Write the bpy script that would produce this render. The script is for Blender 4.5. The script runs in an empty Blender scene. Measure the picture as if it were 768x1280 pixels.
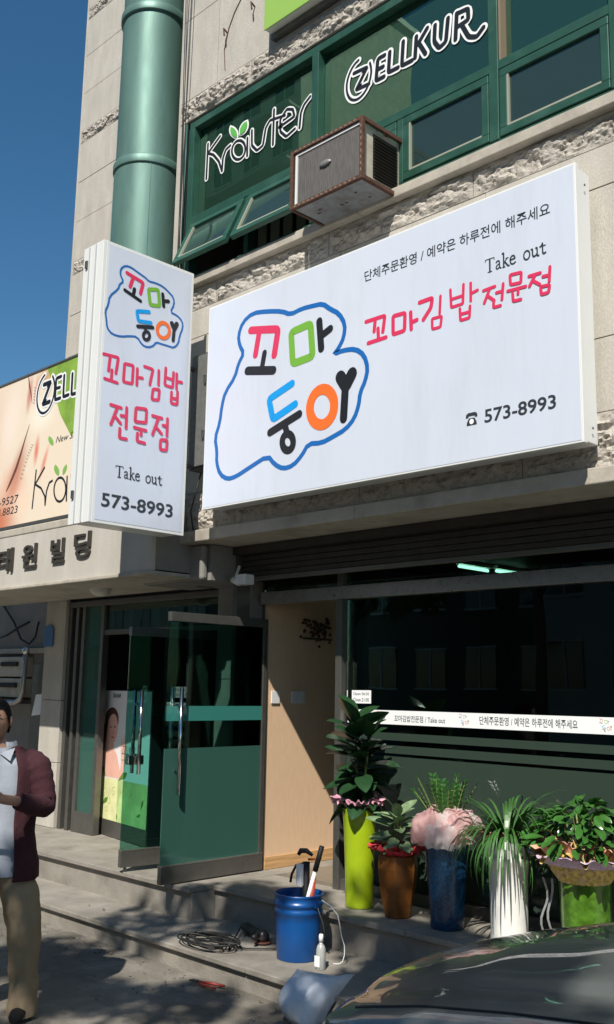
import bpy, bmesh, math, random
from mathutils import Vector, Matrix, noise
random.seed(7)
S = bpy.context.scene
COL = S.collection
R = math.radians

# ------------------------------------------------------------------ camera
cam = bpy.data.cameras.new('camera'); camo = bpy.data.objects.new('camera', cam); COL.objects.link(camo)
cam.sensor_fit = 'VERTICAL'; cam.sensor_height = 36; cam.sensor_width = 24; cam.lens = 34.56
cam.clip_start = .05; cam.clip_end = 2000
Rt = Vector((0.70802, 0.70596, 0.01808)); Dn = Vector((-0.11183, 0.13736, -0.98419)); Fw = Vector((-0.69729, 0.6948, 0.1762))
m3 = Matrix((Rt, -Dn, -Fw)).transposed()
camo.matrix_world = Matrix.Translation((0, 0, 1.79)) @ m3.to_4x4()
S.camera = camo
# ------------------------------------------------------------------ sky and sun
SUN_AZ, SUN_EL = R(31), R(48.5)
sdir = Vector((math.sin(SUN_AZ)*math.cos(SUN_EL), -math.cos(SUN_AZ)*math.cos(SUN_EL), math.sin(SUN_EL)))
W = bpy.data.worlds.new('World'); S.world = W; W.use_nodes = True
nt = W.node_tree; bg = nt.nodes['Background']; sky = nt.nodes.new('ShaderNodeTexSky')
sky.sky_type = 'NISHITA'; sky.sun_disc = False; sky.sun_elevation = SUN_EL
sky.sun_rotation = math.atan2(sdir.x, sdir.y); sky.altitude = 0; sky.air_density = 1.0; sky.dust_density = .15; sky.ozone_density = 3.5
hs = nt.nodes.new('ShaderNodeHueSaturation'); hs.inputs['Saturation'].default_value = 1.22; hs.inputs['Hue'].default_value = .492
nt.links.new(sky.outputs[0], hs.inputs['Color']); nt.links.new(hs.outputs[0], bg.inputs[0]); bg.inputs[1].default_value = .08
sun = bpy.data.lights.new('sun', 'SUN'); sun.energy = 5.0; sun.angle = R(.5); sun.color = (1, .945, .86)
suno = bpy.data.objects.new('sun', sun); COL.objects.link(suno); suno.rotation_euler = sdir.to_track_quat('Z', 'Y').to_euler()
suno.location = (8, -8, 12)
S.view_settings.view_transform = 'Standard'; S.view_settings.look = 'None'; S.view_settings.gamma = 1
S.view_settings.exposure = 0.32; S.view_settings.use_curve_mapping = False
S.render.engine = 'CYCLES'
S.cycles.max_bounces = 8; S.cycles.transparent_max_bounces = 16

# ------------------------------------------------------------------ materials
def newmat(name):
    m = bpy.data.materials.new(name); m.use_nodes = True
    return m, m.node_tree, m.node_tree.nodes['Principled BSDF']
def P(name, col, rough=.5, metal=0, spec=.5, em=None, ems=0, coat=0, trans=0, noise_amt=0, nscale=20, bump=0, bscale=80, rvar=0, dirt=None, dirtscale=2, stretch=(1,1,1), sub=0, speck=0):
    m, t, b = newmat(name); N = t.nodes; L = t.links
    b.inputs['Base Color'].default_value = (*col, 1); b.inputs['Roughness'].default_value = rough
    b.inputs['Metallic'].default_value = metal; b.inputs['Specular IOR Level'].default_value = spec
    if coat: b.inputs['Coat Weight'].default_value = coat; b.inputs['Coat Roughness'].default_value = .03
    if trans: b.inputs['Transmission Weight'].default_value = trans
    if sub: b.inputs['Subsurface Weight'].default_value = sub; b.inputs['Subsurface Radius'].default_value = (.02,.01,.005)
    if em: b.inputs['Emission Color'].default_value = (*em, 1); b.inputs['Emission Strength'].default_value = ems
    if noise_amt or bump or dirt or speck:
        tc = N.new('ShaderNodeTexCoord'); mp = N.new('ShaderNodeMapping'); mp.inputs['Scale'].default_value = stretch
        L.new(tc.outputs['Object'], mp.inputs[0])
    cur = None
    def mix(fac, a, c2, mode='MIX'):
        x = N.new('ShaderNodeMix'); x.data_type = 'RGBA'; x.blend_type = mode
        if isinstance(fac, float): x.inputs[0].default_value = fac
        else: L.new(fac, x.inputs[0])
        for i, v in ((6, a), (7, c2)):
            if isinstance(v, tuple): x.inputs[i].default_value = (*v, 1)
            else: L.new(v, x.inputs[i])
        return x.outputs[2]
    def nz(scale, detail=5, rough_=.6, src=None):
        n = N.new('ShaderNodeTexNoise'); n.inputs['Scale'].default_value = scale; n.inputs['Detail'].default_value = detail; n.inputs['Roughness'].default_value = rough_
        L.new(src or mp.outputs[0], n.inputs[0]); return n.outputs[0]
    def ramp(src, a, c, lo=0, hi=1):
        r = N.new('ShaderNodeMapRange'); r.inputs[1].default_value = a; r.inputs[2].default_value = c; r.inputs[3].default_value = lo; r.inputs[4].default_value = hi
        L.new(src, r.inputs[0]); return r.outputs[0]
    cur = tuple(col)
    if noise_amt:
        d = tuple(max(0, c*(1-noise_amt)) for c in col); u = tuple(min(1, c*(1+noise_amt)) for c in col)
        cur = mix(ramp(nz(nscale), .3, .7), d, u)
    if speck:
        cur = mix(ramp(nz(260, 2, .7), .35, .65, 0, speck), cur, tuple(c*.35 for c in col))
    if dirt:
        cur = mix(ramp(nz(dirtscale, 8, .7), .48, .68, 0, .75), cur, dirt)
    if not isinstance(cur, tuple): L.new(cur, b.inputs['Base Color'])
    if rvar:
        L.new(ramp(nz(nscale*1.7), .3, .7, max(0, rough-rvar), min(1, rough+rvar)), b.inputs['Roughness'])
    if bump:
        bp = N.new('ShaderNodeBump'); bp.inputs['Strength'].default_value = bump; bp.inputs['Distance'].default_value = .01
        L.new(nz(bscale, 6), bp.inputs['Height']); L.new(bp.outputs[0], b.inputs['Normal'])
    return m
def glass(name, tint, refl=1.0, base=.0, film=None, filmfac=0, gcol=(.93, 1, .97)):
    m = bpy.data.materials.new(name); m.use_nodes = True; t = m.node_tree; N = t.nodes; L = t.links; N.clear()
    out = N.new('ShaderNodeOutputMaterial'); tr = N.new('ShaderNodeBsdfTransparent'); tr.inputs[0].default_value = (*tint, 1)
    gl = N.new('ShaderNodeBsdfGlossy'); gl.inputs['Roughness'].default_value = .008; gl.inputs[0].default_value = (*gcol, 1)
    fr = N.new('ShaderNodeFresnel'); fr.inputs[0].default_value = 1.5
    ma = N.new('ShaderNodeMath'); ma.operation = 'MULTIPLY_ADD'; ma.inputs[1].default_value = refl; ma.inputs[2].default_value = base; ma.use_clamp = True
    L.new(fr.outputs[0], ma.inputs[0]); mx = N.new('ShaderNodeMixShader'); L.new(ma.outputs[0], mx.inputs[0])
    src = tr.outputs[0]
    if film:
        df = N.new('ShaderNodeBsdfDiffuse'); df.inputs[0].default_value = (*film, 1); tl = N.new('ShaderNodeBsdfTranslucent'); tl.inputs[0].default_value = (*film, 1)
        m1 = N.new('ShaderNodeMixShader'); m1.inputs[0].default_value = .35; L.new(df.outputs[0], m1.inputs[1]); L.new(tl.outputs[0], m1.inputs[2])
        m2 = N.new('ShaderNodeMixShader'); m2.inputs[0].default_value = filmfac; L.new(tr.outputs[0], m2.inputs[1]); L.new(m1.outputs[0], m2.inputs[2]); src = m2.outputs[0]
    L.new(src, mx.inputs[1]); L.new(gl.outputs[0], mx.inputs[2])
    # slight waviness so reflections are not perfectly straight
    tc = N.new('ShaderNodeTexCoord'); n = N.new('ShaderNodeTexNoise'); n.inputs['Scale'].default_value = 1.6; n.inputs['Detail'].default_value = 1
    bp = N.new('ShaderNodeBump'); bp.inputs['Strength'].default_value = .07; bp.inputs['Distance'].default_value = .015
    L.new(tc.outputs['Object'], n.inputs[0]); L.new(n.outputs[0], bp.inputs['Height']); L.new(bp.outputs[0], gl.inputs['Normal'])
    L.new(mx.outputs[0], out.inputs[0]); return m
def printmat(name, base, blobs, rough=.35, plane='xz'):
    """flat print: soft blobs (a, b, ra, rb, tilt, colour, soft) over a base colour, in object metres"""
    m, t, b = newmat(name); N = t.nodes; L = t.links; b.inputs['Roughness'].default_value = rough
    tc = N.new('ShaderNodeTexCoord'); cur = None
    for (a, z, ra, rb, tilt, colr, soft) in blobs:
        mp = N.new('ShaderNodeMapping'); mp.vector_type = 'TEXTURE'
        mp.inputs['Location'].default_value = (a, 0, z) if plane == 'xz' else (0, a, z)
        mp.inputs['Rotation'].default_value = (0, R(tilt), 0) if plane == 'xz' else (R(tilt), 0, 0)
        mp.inputs['Scale'].default_value = (ra, 1e3, rb) if plane == 'xz' else (1e3, ra, rb)
        L.new(tc.outputs['Object'], mp.inputs[0])
        ln = N.new('ShaderNodeVectorMath'); ln.operation = 'LENGTH'; L.new(mp.outputs[0], ln.inputs[0])
        r = N.new('ShaderNodeMapRange'); r.interpolation_type = 'SMOOTHSTEP'; r.inputs[1].default_value = 1; r.inputs[2].default_value = max(0, 1-soft); L.new(ln.outputs['Value'], r.inputs[0])
        x = N.new('ShaderNodeMix'); x.data_type = 'RGBA'; L.new(r.outputs[0], x.inputs[0])
        if cur is None: x.inputs[6].default_value = (*base, 1)
        else: L.new(cur, x.inputs[6])
        x.inputs[7].default_value = (*colr, 1); cur = x.outputs[2]
    if cur: L.new(cur, b.inputs['Base Color'])
    else: b.inputs['Base Color'].default_value = (*base, 1)
    return m

M = {}
M['stone'] = P('beige_granite', (.55,.515,.45), .75, noise_amt=.13, nscale=6, speck=.45, bump=.25, bscale=150, dirt=(.43,.40,.345), dirtscale=1.6, stretch=(1,1,.35))
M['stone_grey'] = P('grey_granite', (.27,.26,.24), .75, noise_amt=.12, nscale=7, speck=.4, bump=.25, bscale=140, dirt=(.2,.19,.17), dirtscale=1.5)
M['rock'] = P('split_granite', (.53,.49,.43), .9, noise_amt=.12, nscale=14, speck=.35, bump=1.0, bscale=70, dirt=(.25,.22,.185), dirtscale=16)
M['joint'] = P('joint_mortar', (.12,.11,.10), .95)
M['ledge'] = P('ledge_stone', (.48,.44,.37), .8, noise_amt=.12, nscale=9, speck=.3, bump=.2, dirt=(.27,.24,.2), dirtscale=3)
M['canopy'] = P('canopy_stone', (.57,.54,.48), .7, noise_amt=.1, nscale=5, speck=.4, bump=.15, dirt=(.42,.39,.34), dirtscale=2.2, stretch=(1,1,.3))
M['slab'] = P('step_granite', (.31,.285,.245), .7, noise_amt=.13, nscale=6, speck=.35, bump=.25, bscale=120, dirt=(.15,.135,.11), dirtscale=2.5, rvar=.15)
M['slab2'] = P('kerb_concrete', (.29,.265,.225), .85, noise_amt=.2, nscale=4, speck=.3, bump=.4, bscale=60, dirt=(.13,.115,.095), dirtscale=1.8)
M['road'] = P('worn_road', (.15,.135,.11), .9, noise_amt=.4, nscale=1.6, speck=.4, bump=.6, bscale=50, dirt=(.30,.275,.235), dirtscale=1.7)
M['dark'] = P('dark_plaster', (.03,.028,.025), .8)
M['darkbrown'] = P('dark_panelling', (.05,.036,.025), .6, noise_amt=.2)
M['tile'] = P('shop_floor_tile', (.20,.17,.13), .45, noise_amt=.1, bump=.05)
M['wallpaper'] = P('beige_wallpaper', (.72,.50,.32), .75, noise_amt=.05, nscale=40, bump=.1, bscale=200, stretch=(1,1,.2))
M['wood'] = P('pine_skirting', (.55,.33,.15), .5, noise_amt=.25, nscale=8, stretch=(1,.3,6))
M['green'] = P('green_aluminium', (.022,.085,.058), .45, metal=.2, noise_amt=.15, nscale=9, bump=.05, dirt=(.05,.13,.10), dirtscale=4)
M['greenlight'] = P('green_aluminium_edge', (.05,.2,.14), .45, metal=.2)
M['clad'] = P('green_metal_cladding', (.12,.225,.19), .5, metal=.35, noise_amt=.14, nscale=3, bump=.08, bscale=5, rvar=.1, dirt=(.10,.18,.155), dirtscale=5, stretch=(1,1,.25))
M['steel'] = P('brushed_steel', (.46,.44,.41), .35, metal=.9, noise_amt=.08, nscale=30, rvar=.1, bump=.03)
M['steeldark'] = P('dull_steel', (.17,.165,.15), .42, metal=.7, noise_amt=.1, nscale=12, rvar=.1)
M['chrome'] = P('polished_steel', (.75,.75,.73), .12, metal=1)
M['shutter'] = P('shutter_steel', (.05,.045,.038), .55, metal=.3, noise_amt=.2, nscale=8)
M['signwhite'] = P('sign_acrylic', (.61,.665,.765), .17, noise_amt=.02, nscale=2, bump=.12, bscale=1.7, dirt=(.56,.60,.68), dirtscale=4, stretch=(1,1,.2))
M['signedge'] = P('sign_white_metal', (.74,.76,.75), .35, noise_amt=.03, nscale=5, dirt=(.72,.72,.70), dirtscale=5)
M['white'] = P('white_vinyl', (.85,.86,.86), .4)
M['black'] = P('black_vinyl', (.012,.014,.018), .4)
M['red'] = P('crimson_vinyl', (.68,.035,.11), .4)
M['vgreen'] = P('leaf_green_vinyl', (.17,.42,.045), .4)
M['blue'] = P('sky_blue_vinyl', (.0,.31,.76), .4)
M['orange'] = P('orange_vinyl', (.87,.16,.025), .4)
M['outline'] = P('deep_blue_vinyl', (.008,.13,.43), .4)
M['ink'] = P('dark_ink', (.03,.035,.045), .5)
M['rust'] = P('rusty_steel', (.095,.045,.03), .85, metal=.1, noise_amt=.5, nscale=40, bump=.4, bscale=120)
M['acgrille'] = P('ac_coil_fins', (.20,.19,.18), .5, metal=.5, noise_amt=.2, nscale=14, stretch=(6,6,1))
M['acpaint'] = P('aged_cream_paint', (.46,.43,.35), .5, noise_amt=.12, nscale=10, dirt=(.28,.22,.14), dirtscale=6)
M['acbase'] = P('galvanised_base', (.30,.32,.34), .5, metal=.3, noise_amt=.2, nscale=9, dirt=(.16,.13,.11), dirtscale=7)
M['limesign'] = P('lime_green_sign', (.30,.50,.10), .4)
M['bronze'] = P('bronze_letter', (.07,.06,.05), .5, metal=.4, noise_amt=.2)
M['rubber'] = P('black_rubber', (.012,.012,.012), .6)
M['plasticwhite'] = P('white_plastic', (.72,.72,.70), .4)
M['bucket'] = P('blue_plastic', (.004,.075,.27), .33, noise_amt=.15, nscale=9, dirt=(.01,.07,.26), dirtscale=6, bump=.05)
M['opal'] = P('opal_lamp', (.6,.58,.52), .35)
def sheer(name, col, tr_):
    m, t, b = newmat(name); N = t.nodes; L = t.links; b.inputs['Base Color'].default_value = (*col, 1); b.inputs['Roughness'].default_value = .7
    tl = N.new('ShaderNodeBsdfTranslucent'); tl.inputs[0].default_value = (*col, 1); tp = N.new('ShaderNodeBsdfTransparent'); m1 = N.new('ShaderNodeMixShader'); m1.inputs[0].default_value = .45; m2 = N.new('ShaderNodeMixShader'); m2.inputs[0].default_value = tr_
    L.new(b.outputs[0], m1.inputs[1]); L.new(tl.outputs[0], m1.inputs[2]); L.new(m1.outputs[0], m2.inputs[1]); L.new(tp.outputs[0], m2.inputs[2]); L.new(m2.outputs[0], N['Material Output'].inputs[0]); return m
GL = {'upper': glass('green_tinted_glass', (.22,.38,.30), 1.5, .09, (.045,.125,.08), .45, (.55,.86,.66)), 'shop': glass('shop_window_glass', (.5,.6,.54), .85, .0),
      'door': glass('green_door_glass', (.42,.68,.61), 1.2, .02), 'frost': glass('frosted_green_glass', (.25,.6,.5), .8, .0, (.06,.165,.13), .93),
      'film': glass('grey_green_window_film', (.3,.42,.36), .7, .0, (.055,.085,.065), .93), 'band': glass('teal_safety_band', (.2,.6,.5), .6, 0, (.07,.33,.285), .9),
      'sash': glass('grey_blue_sash_glass', (.25,.36,.34), 1.0, .03, (.06,.11,.10), .6, (.7,.9,.8))}

# ------------------------------------------------------------------ object helpers
def empty(name, loc, label, cat, group=None):
    o = bpy.data.objects.new(name, None); COL.objects.link(o); o.location = loc; o.empty_display_size = .2
    o['label'] = label; o['category'] = cat
    if group: o['group'] = group
    return o
def world_loc(o):
    return Vector(o.location) if o.parent is None else Vector((0,0,0))
def attach(o, parent):
    if parent is None: return
    o.parent = parent
    root = parent
    while root.parent: root = root.parent
    # geometry is written in world metres; cancel the root's own placement
    o.matrix_parent_inverse = (Matrix.Translation(root.location) if parent is root else Matrix.Identity(4)).inverted()
class MB:
    def __init__(s): s.v = []; s.f = []
    def quad(s, *p):
        n = len(s.v); s.v += [tuple(q) for q in p]; s.f.append(tuple(range(n, n+len(p)))); return s
    def box(s, x0, x1, y0, y1, z0, z1, T=None):
        n = len(s.v); c = [(x0,y0,z0),(x1,y0,z0),(x1,y1,z0),(x0,y1,z0),(x0,y0,z1),(x1,y0,z1),(x1,y1,z1),(x0,y1,z1)]
        if T: c = [tuple(T @ Vector(q)) for q in c]
        s.v += c; s.f += [tuple(n+i for i in q) for q in ((0,3,2,1),(4,5,6,7),(0,1,5,4),(1,2,6,5),(2,3,7,6),(3,0,4,7))]; return s
    def tube(s, pts, r, n=8, cap=True):
        pts = [Vector(p) for p in pts]; rr = r if isinstance(r, (list, tuple)) else [r]*len(pts)
        prev = None; base = len(s.v); up = Vector((0,0,1))
        for i, p in enumerate(pts):
            d = (pts[min(i+1, len(pts)-1)]-pts[max(i-1, 0)]).normalized()
            if prev is None:
                a = d.cross(up)
                if a.length < .05: a = d.cross(Vector((1,0,0)))
                a.normalize()
            else: a = (prev - d*prev.dot(d)).normalized()
            prev = a; b = d.cross(a)
            for k in range(n):
                t = 2*math.pi*k/n; s.v.append(tuple(p+(a*math.cos(t)+b*math.sin(t))*rr[i]))
        for i in range(len(pts)-1):
            for k in range(n):
                q = base+i*n; s.f.append((q+k, q+n+k, q+n+(k+1)%n, q+(k+1)%n))
        if cap:
            s.f.append(tuple(base+k for k in range(n))); s.f.append(tuple(base+(len(pts)-1)*n+n-1-k for k in range(n)))
        return s
    def lathe(s, prof, c, n=28, wob=None, cap0=True, cap1=False):
        base = len(s.v)
        for r, z in prof:
            for k in range(n):
                t = 2*math.pi*k/n; q = r*(wob(t, z) if wob else 1); s.v.append((c[0]+q*math.cos(t), c[1]+q*math.sin(t), c[2]+z))
        for i in range(len(prof)-1):
            for k in range(n):
                q = base+i*n; s.f.append((q+k, q+(k+1)%n, q+n+(k+1)%n, q+n+k))
        if cap0: s.f.append(tuple(base+n-1-k for k in range(n)))
        if cap1: s.f.append(tuple(base+(len(prof)-1)*n+k for k in range(n)))
        return s
    def grid(s, fn, nu, nv):
        base = len(s.v)
        for j in range(nv+1):
            for i in range(nu+1): s.v.append(tuple(fn(i/nu, j/nv)))
        for j in range(nv):
            for i in range(nu):
                q = base+j*(nu+1)+i; s.f.append((q, q+1, q+nu+2, q+nu+1))
        return s
    def sphere(s, c, rx, ry=None, rz=None, n=14, m=9):
        ry = ry or rx; rz = rz or rx
        return s.grid(lambda u, v: (c[0]+rx*math.cos(2*math.pi*u)*math.sin(math.pi*v), c[1]+ry*math.sin(2*math.pi*u)*math.sin(math.pi*v), c[2]-rz*math.cos(math.pi*v)), n, m)
    def mesh(s, name, mat, smooth=False):
        me = bpy.data.meshes.new(name); me.from_pydata(s.v, [], s.f); me.update()
        if mat: me.materials.append(mat)
        if smooth: me.polygons.foreach_set('use_smooth', [True]*len(me.polygons))
        return me
    def build(s, name, mat, parent=None, smooth=False, bevel=0, kind=None, label=None, solid=0, auto=None):
        o = bpy.data.objects.new(name, s.mesh(name, mat, smooth)); COL.objects.link(o); attach(o, parent)
        if solid: d = o.modifiers.new('solid', 'SOLIDIFY'); d.thickness = solid
        if bevel: d = o.modifiers.new('bevel', 'BEVEL'); d.width = bevel; d.segments = 2; d.limit_method = 'ANGLE'
        if kind: o['kind'] = kind
        if label: o['label'] = label
        return o
def tag(o, label, cat, group=None):
    o['label'] = label; o['category'] = cat
    if group: o['group'] = group
    return o
def box(name, mat, parent, *b, bevel=.003, **k): return MB().box(*b).build(name, mat, parent, bevel=bevel, **k)
def structure(o): o['kind'] = 'structure'; return o

# plane maps: (a, b, depth) -> world
def XZ(y): return lambda a, b, d=0: (a, y-d, b)      # faces the street
def YZ(x): return lambda a, b, d=0: (x+d, a, b)      # faces +x
def smooth_poly(pts, closed, it=1):
    for _ in range(it):
        q = []; n = len(pts)
        rng = range(n) if closed else range(n-1)
        if not closed: q.append(pts[0])
        for i in rng:
            a = Vector(pts[i]); b = Vector(pts[(i+1) % n]); k = .25
            q.append(tuple(a.lerp(b, k))); q.append(tuple(a.lerp(b, 1-k)))
        if not closed: q.append(pts[-1])
        pts = q
    return pts
def round_corners(pts, closed, r):
    n = len(pts); out = []
    for i in range(n):
        p = Vector(pts[i])
        if not closed and i in (0, n-1): out.append(tuple(p)); continue
        a = Vector(pts[i-1]); b = Vector(pts[(i+1) % n])
        ka = min(.4, r/max(1e-6, (a-p).length)); kb = min(.4, r/max(1e-6, (b-p).length))
        A = p.lerp(a, ka); B = p.lerp(b, kb)
        for t in (0, .33, .67, 1): out.append(tuple((A.lerp(p, t)).lerp(p.lerp(B, t), t)))
    return out
def stroke(mb, pts, w, closed, pm, d, soft=False):
    pts = [Vector(p) for p in pts]
    pts = smooth_poly([tuple(p) for p in pts], closed, 1) if soft else round_corners([tuple(p) for p in pts], closed, w*.55)
    P2 = [Vector(p) for p in pts]; n = len(P2); Lf = []; Rg = []
    for i in range(n):
        a = P2[i-1] if (i or closed) else P2[i]; b = P2[(i+1) % n] if (i < n-1 or closed) else P2[i]
        d1 = (P2[i]-a); d2 = (b-P2[i])
        if d1.length < 1e-7: d1 = d2
        if d2.length < 1e-7: d2 = d1
        d1.normalize(); d2.normalize(); t = d1+d2
        if t.length < 1e-3: t = d1.copy()
        t.normalize(); nn = Vector((-t.y, t.x)); k = 1/max(.55, nn.dot(Vector((-d1.y, d1.x))))
        Lf.append(P2[i]+nn*w/2*k); Rg.append(P2[i]-nn*w/2*k)
    m = n if closed else n-1
    for i in range(m):
        j = (i+1) % n
        mb.quad(pm(Lf[i].x, Lf[i].y, d), pm(Rg[i].x, Rg[i].y, d), pm(Rg[j].x, Rg[j].y, d), pm(Lf[j].x, Lf[j].y, d))
    if not closed:
        for e, nb in ((0, 1), (n-1, n-2)):
            t = (P2[e]-P2[nb]).normalized(); nn = Vector((-t.y, t.x)); c = P2[e]
            fan = [c+nn*w/2*math.cos(a)+t*w/2*math.sin(a) for a in [math.pi*k/6 for k in range(7)]]
            mb.quad(*[pm(q.x, q.y, d) for q in fan])
def strokes(items, pm, parent, d0=.001, step=.00008, name='lettering', xf=None, wscale=1, label=None):
    by = {}; d = d0
    for colr, closed, w, pts in items:
        if xf: pts = [xf(*p) for p in pts]
        mb = by.setdefault(colr, MB()); stroke(mb, pts, w*wscale, bool(closed), pm, d, soft=(closed == 2)); d += step
    for c, mb in by.items():
        mb.build(('logo_outline' if c == 'outline' else name), M['vgreen' if c == 'green' else c], parent, label=label)
    return d
def poly(pts, pm, d, name, mat, parent, **k): return MB().quad(*[pm(p[0], p[1], d) for p in pts]).build(name, mat, parent, **k)
_txt = {}
def text_geo(body, offset=0, shear=0, extrude=0):
    key = (body, offset, shear, extrude)
    if key in _txt: return _txt[key]
    c = bpy.data.curves.new('text', 'FONT'); c.body = body; c.offset = offset; c.shear = shear; c.extrude = extrude; c.resolution_u = 3
    o = bpy.data.objects.new('text', c); COL.objects.link(o); dg = bpy.context.evaluated_depsgraph_get(); dg.update()
    me = bpy.data.meshes.new_from_object(o.evaluated_get(dg)); bpy.data.objects.remove(o); bpy.data.curves.remove(c)
    v = [tuple(x.co) for x in me.vertices]; f = [tuple(p.vertices) for p in me.polygons]; bpy.data.meshes.remove(me)
    x0 = min(q[0] for q in v); x1 = max(q[0] for q in v); y0 = min(q[1] for q in v); y1 = max(q[1] for q in v)
    v = [((q[0]-x0)/(x1-x0), (q[1]-y0)/(y1-y0), q[2]) for q in v]; _txt[key] = (v, f); return v, f
def text(body, pm, a0, b0, a1, b1, mat, parent, d=.001, offset=0, shear=0, extrude=0, name='lettering', slope=0, label=None):
    v, f = text_geo(body, offset, shear, extrude)
    mb = MB(); mb.v = [pm(a0+q[0]*(a1-a0), b0+q[1]*(b1-b0)+slope*q[0], d+q[2]) for q in v]; mb.f = list(f)
    return mb.build(name, mat, parent, label=label)

# ---- lettering outlines (metres in the sign planes): (colour, closed, width, points)
BIG_LOGO = [('outline',2,0.017,[(-5.337,4.249),(-5.39,4.326),(-5.407,4.408),(-5.361,4.5),(-5.251,4.544),(-5.094,4.516),(-4.929,4.472),(-4.841,4.423),(-4.726,4.437),(-4.617,4.428),(-4.52,4.418),(-4.446,4.358),(-4.362,4.304),(-4.304,4.211),(-4.315,4.12),(-4.358,4.061),(-4.402,4.025),(-4.318,4.031),(-4.208,4.015),(-4.13,3.954),(-4.096,3.856),(-4.119,3.771),(-4.162,3.706),(-4.174,3.619),(-4.212,3.537),(-4.289,3.477),(-4.408,3.445),(-4.509,3.421),(-4.635,3.437),(-4.697,3.362),(-4.781,3.305),(-4.88,3.296),(-4.97,3.341),(-5.041,3.416),(-5.238,3.357),(-5.38,3.312),(-5.479,3.304),(-5.569,3.355),(-5.613,3.454),(-5.612,3.539),(-5.641,3.646),(-5.59,3.757),(-5.572,3.891),(-5.538,3.987),(-5.429,4.085),(-5.396,4.18)]),('red',0,0.036,[(-5.266,4.412),(-4.966,4.346),(-5.001,4.157)]),('red',0,0.033,[(-5.17,4.379),(-5.206,4.205)]),('black',0,0.03,[(-5.106,4.198),(-5.132,4.079)]),('black',0,0.04,[(-5.289,4.102),(-5.007,4.043)]),('green',1,0.035,[(-4.83,4.287),(-4.635,4.301),(-4.608,4.057),(-4.805,4.047)]),('black',0,0.036,[(-4.549,4.296),(-4.526,4.093)]),('black',0,0.034,[(-4.526,4.185),(-4.443,4.215)]),('blue',0,0.034,[(-4.808,3.902),(-5.045,3.834),(-4.998,3.675),(-4.772,3.745)]),('black',0,0.036,[(-5.025,3.583),(-4.729,3.664)]),('black',0,0.034,[(-4.874,3.619),(-4.85,3.551)]),('black',1,0.034,[(-4.784,3.473),(-4.786,3.454),(-4.793,3.439),(-4.805,3.428),(-4.82,3.422),(-4.837,3.422),(-4.854,3.427),(-4.87,3.438),(-4.883,3.454),(-4.891,3.472),(-4.895,3.491),(-4.893,3.509),(-4.885,3.525),(-4.873,3.536),(-4.858,3.542),(-4.841,3.542),(-4.824,3.536),(-4.808,3.525),(-4.795,3.509),(-4.787,3.491)]),('orange',1,0.046,[(-4.397,3.64),(-4.404,3.614),(-4.417,3.591),(-4.434,3.573),(-4.455,3.559),(-4.479,3.55),(-4.504,3.548),(-4.53,3.552),(-4.554,3.563),(-4.577,3.578),(-4.596,3.599),(-4.611,3.624),(-4.621,3.651),(-4.625,3.679),(-4.624,3.707),(-4.616,3.734),(-4.603,3.757),(-4.585,3.776),(-4.563,3.79),(-4.539,3.798),(-4.513,3.799),(-4.488,3.794),(-4.463,3.784),(-4.441,3.767),(-4.422,3.746),(-4.408,3.722),(-4.398,3.695),(-4.395,3.667)]),('black',0,0.04,[(-4.294,3.786),(-4.308,3.555)]),('black',0,0.055,[(-4.341,3.849),(-4.294,3.781)]),('black',0,0.055,[(-4.236,3.849),(-4.286,3.78)])]
BIG_TEXT = [('red',0,0.019,[(-4.116,4.18),(-3.952,4.18),(-3.969,4.074)]),('red',0,0.019,[(-4.035,4.174),(-4.044,4.096)]),('red',0,0.019,[(-4.011,4.107),(-4.006,4.031)]),('red',0,0.019,[(-4.095,4.027),(-3.942,4.03)]),('red',1,0.019,[(-3.883,4.158),(-3.784,4.154),(-3.788,4.037),(-3.882,4.034)]),('red',0,0.019,[(-3.738,4.145),(-3.733,4.033)]),('red',0,0.019,[(-3.731,4.077),(-3.688,4.082)]),('red',0,0.019,[(-3.666,4.191),(-3.565,4.194),(-3.576,4.134),(-3.636,4.07)]),('red',0,0.019,[(-3.502,4.188),(-3.509,4.077)]),('red',1,0.019,[(-3.568,4.058),(-3.493,4.055),(-3.504,3.988),(-3.566,3.99)]),('red',0,0.019,[(-3.426,4.207),(-3.42,4.092),(-3.334,4.093),(-3.328,4.214)]),('red',0,0.019,[(-3.418,4.144),(-3.333,4.144)]),('red',0,0.019,[(-3.275,4.207),(-3.276,4.096)]),('red',0,0.019,[(-3.271,4.141),(-3.226,4.149)]),('red',0,0.019,[(-3.356,4.066),(-3.353,3.991),(-3.287,3.991),(-3.282,4.063)]),('red',0,0.019,[(-3.35,4.03),(-3.287,4.028)]),('red',0,0.019,[(-3.184,4.133),(-3.103,4.137)]),('red',0,0.019,[(-3.14,4.131),(-3.179,4.054)]),('red',0,0.019,[(-3.152,4.09),(-3.109,4.051)]),('red',0,0.019,[(-3.045,4.136),(-3.056,4.043)]),('red',0,0.019,[(-3.093,4.094),(-3.053,4.093)]),('red',0,0.019,[(-3.113,4.049),(-3.115,4.009),(-3.066,4.008)]),('red',1,0.019,[(-2.998,4.177),(-2.921,4.171),(-2.926,4.109),(-2.995,4.116)]),('red',0,0.019,[(-3.015,4.082),(-2.894,4.077)]),('red',0,0.019,[(-2.945,4.075),(-2.946,4.046)]),('red',0,0.019,[(-2.982,4.059),(-2.979,4.01),(-2.928,4.008)]),('red',0,0.019,[(-2.871,4.131),(-2.797,4.13)]),('red',0,0.019,[(-2.831,4.127),(-2.869,4.07)]),('red',0,0.019,[(-2.844,4.095),(-2.802,4.062)]),('red',0,0.019,[(-2.734,4.147),(-2.741,4.065)]),('red',0,0.019,[(-2.78,4.103),(-2.74,4.1)]),('red',1,0.019,[(-2.797,4.046),(-2.738,4.042),(-2.747,3.999),(-2.793,3.999)])]
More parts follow.
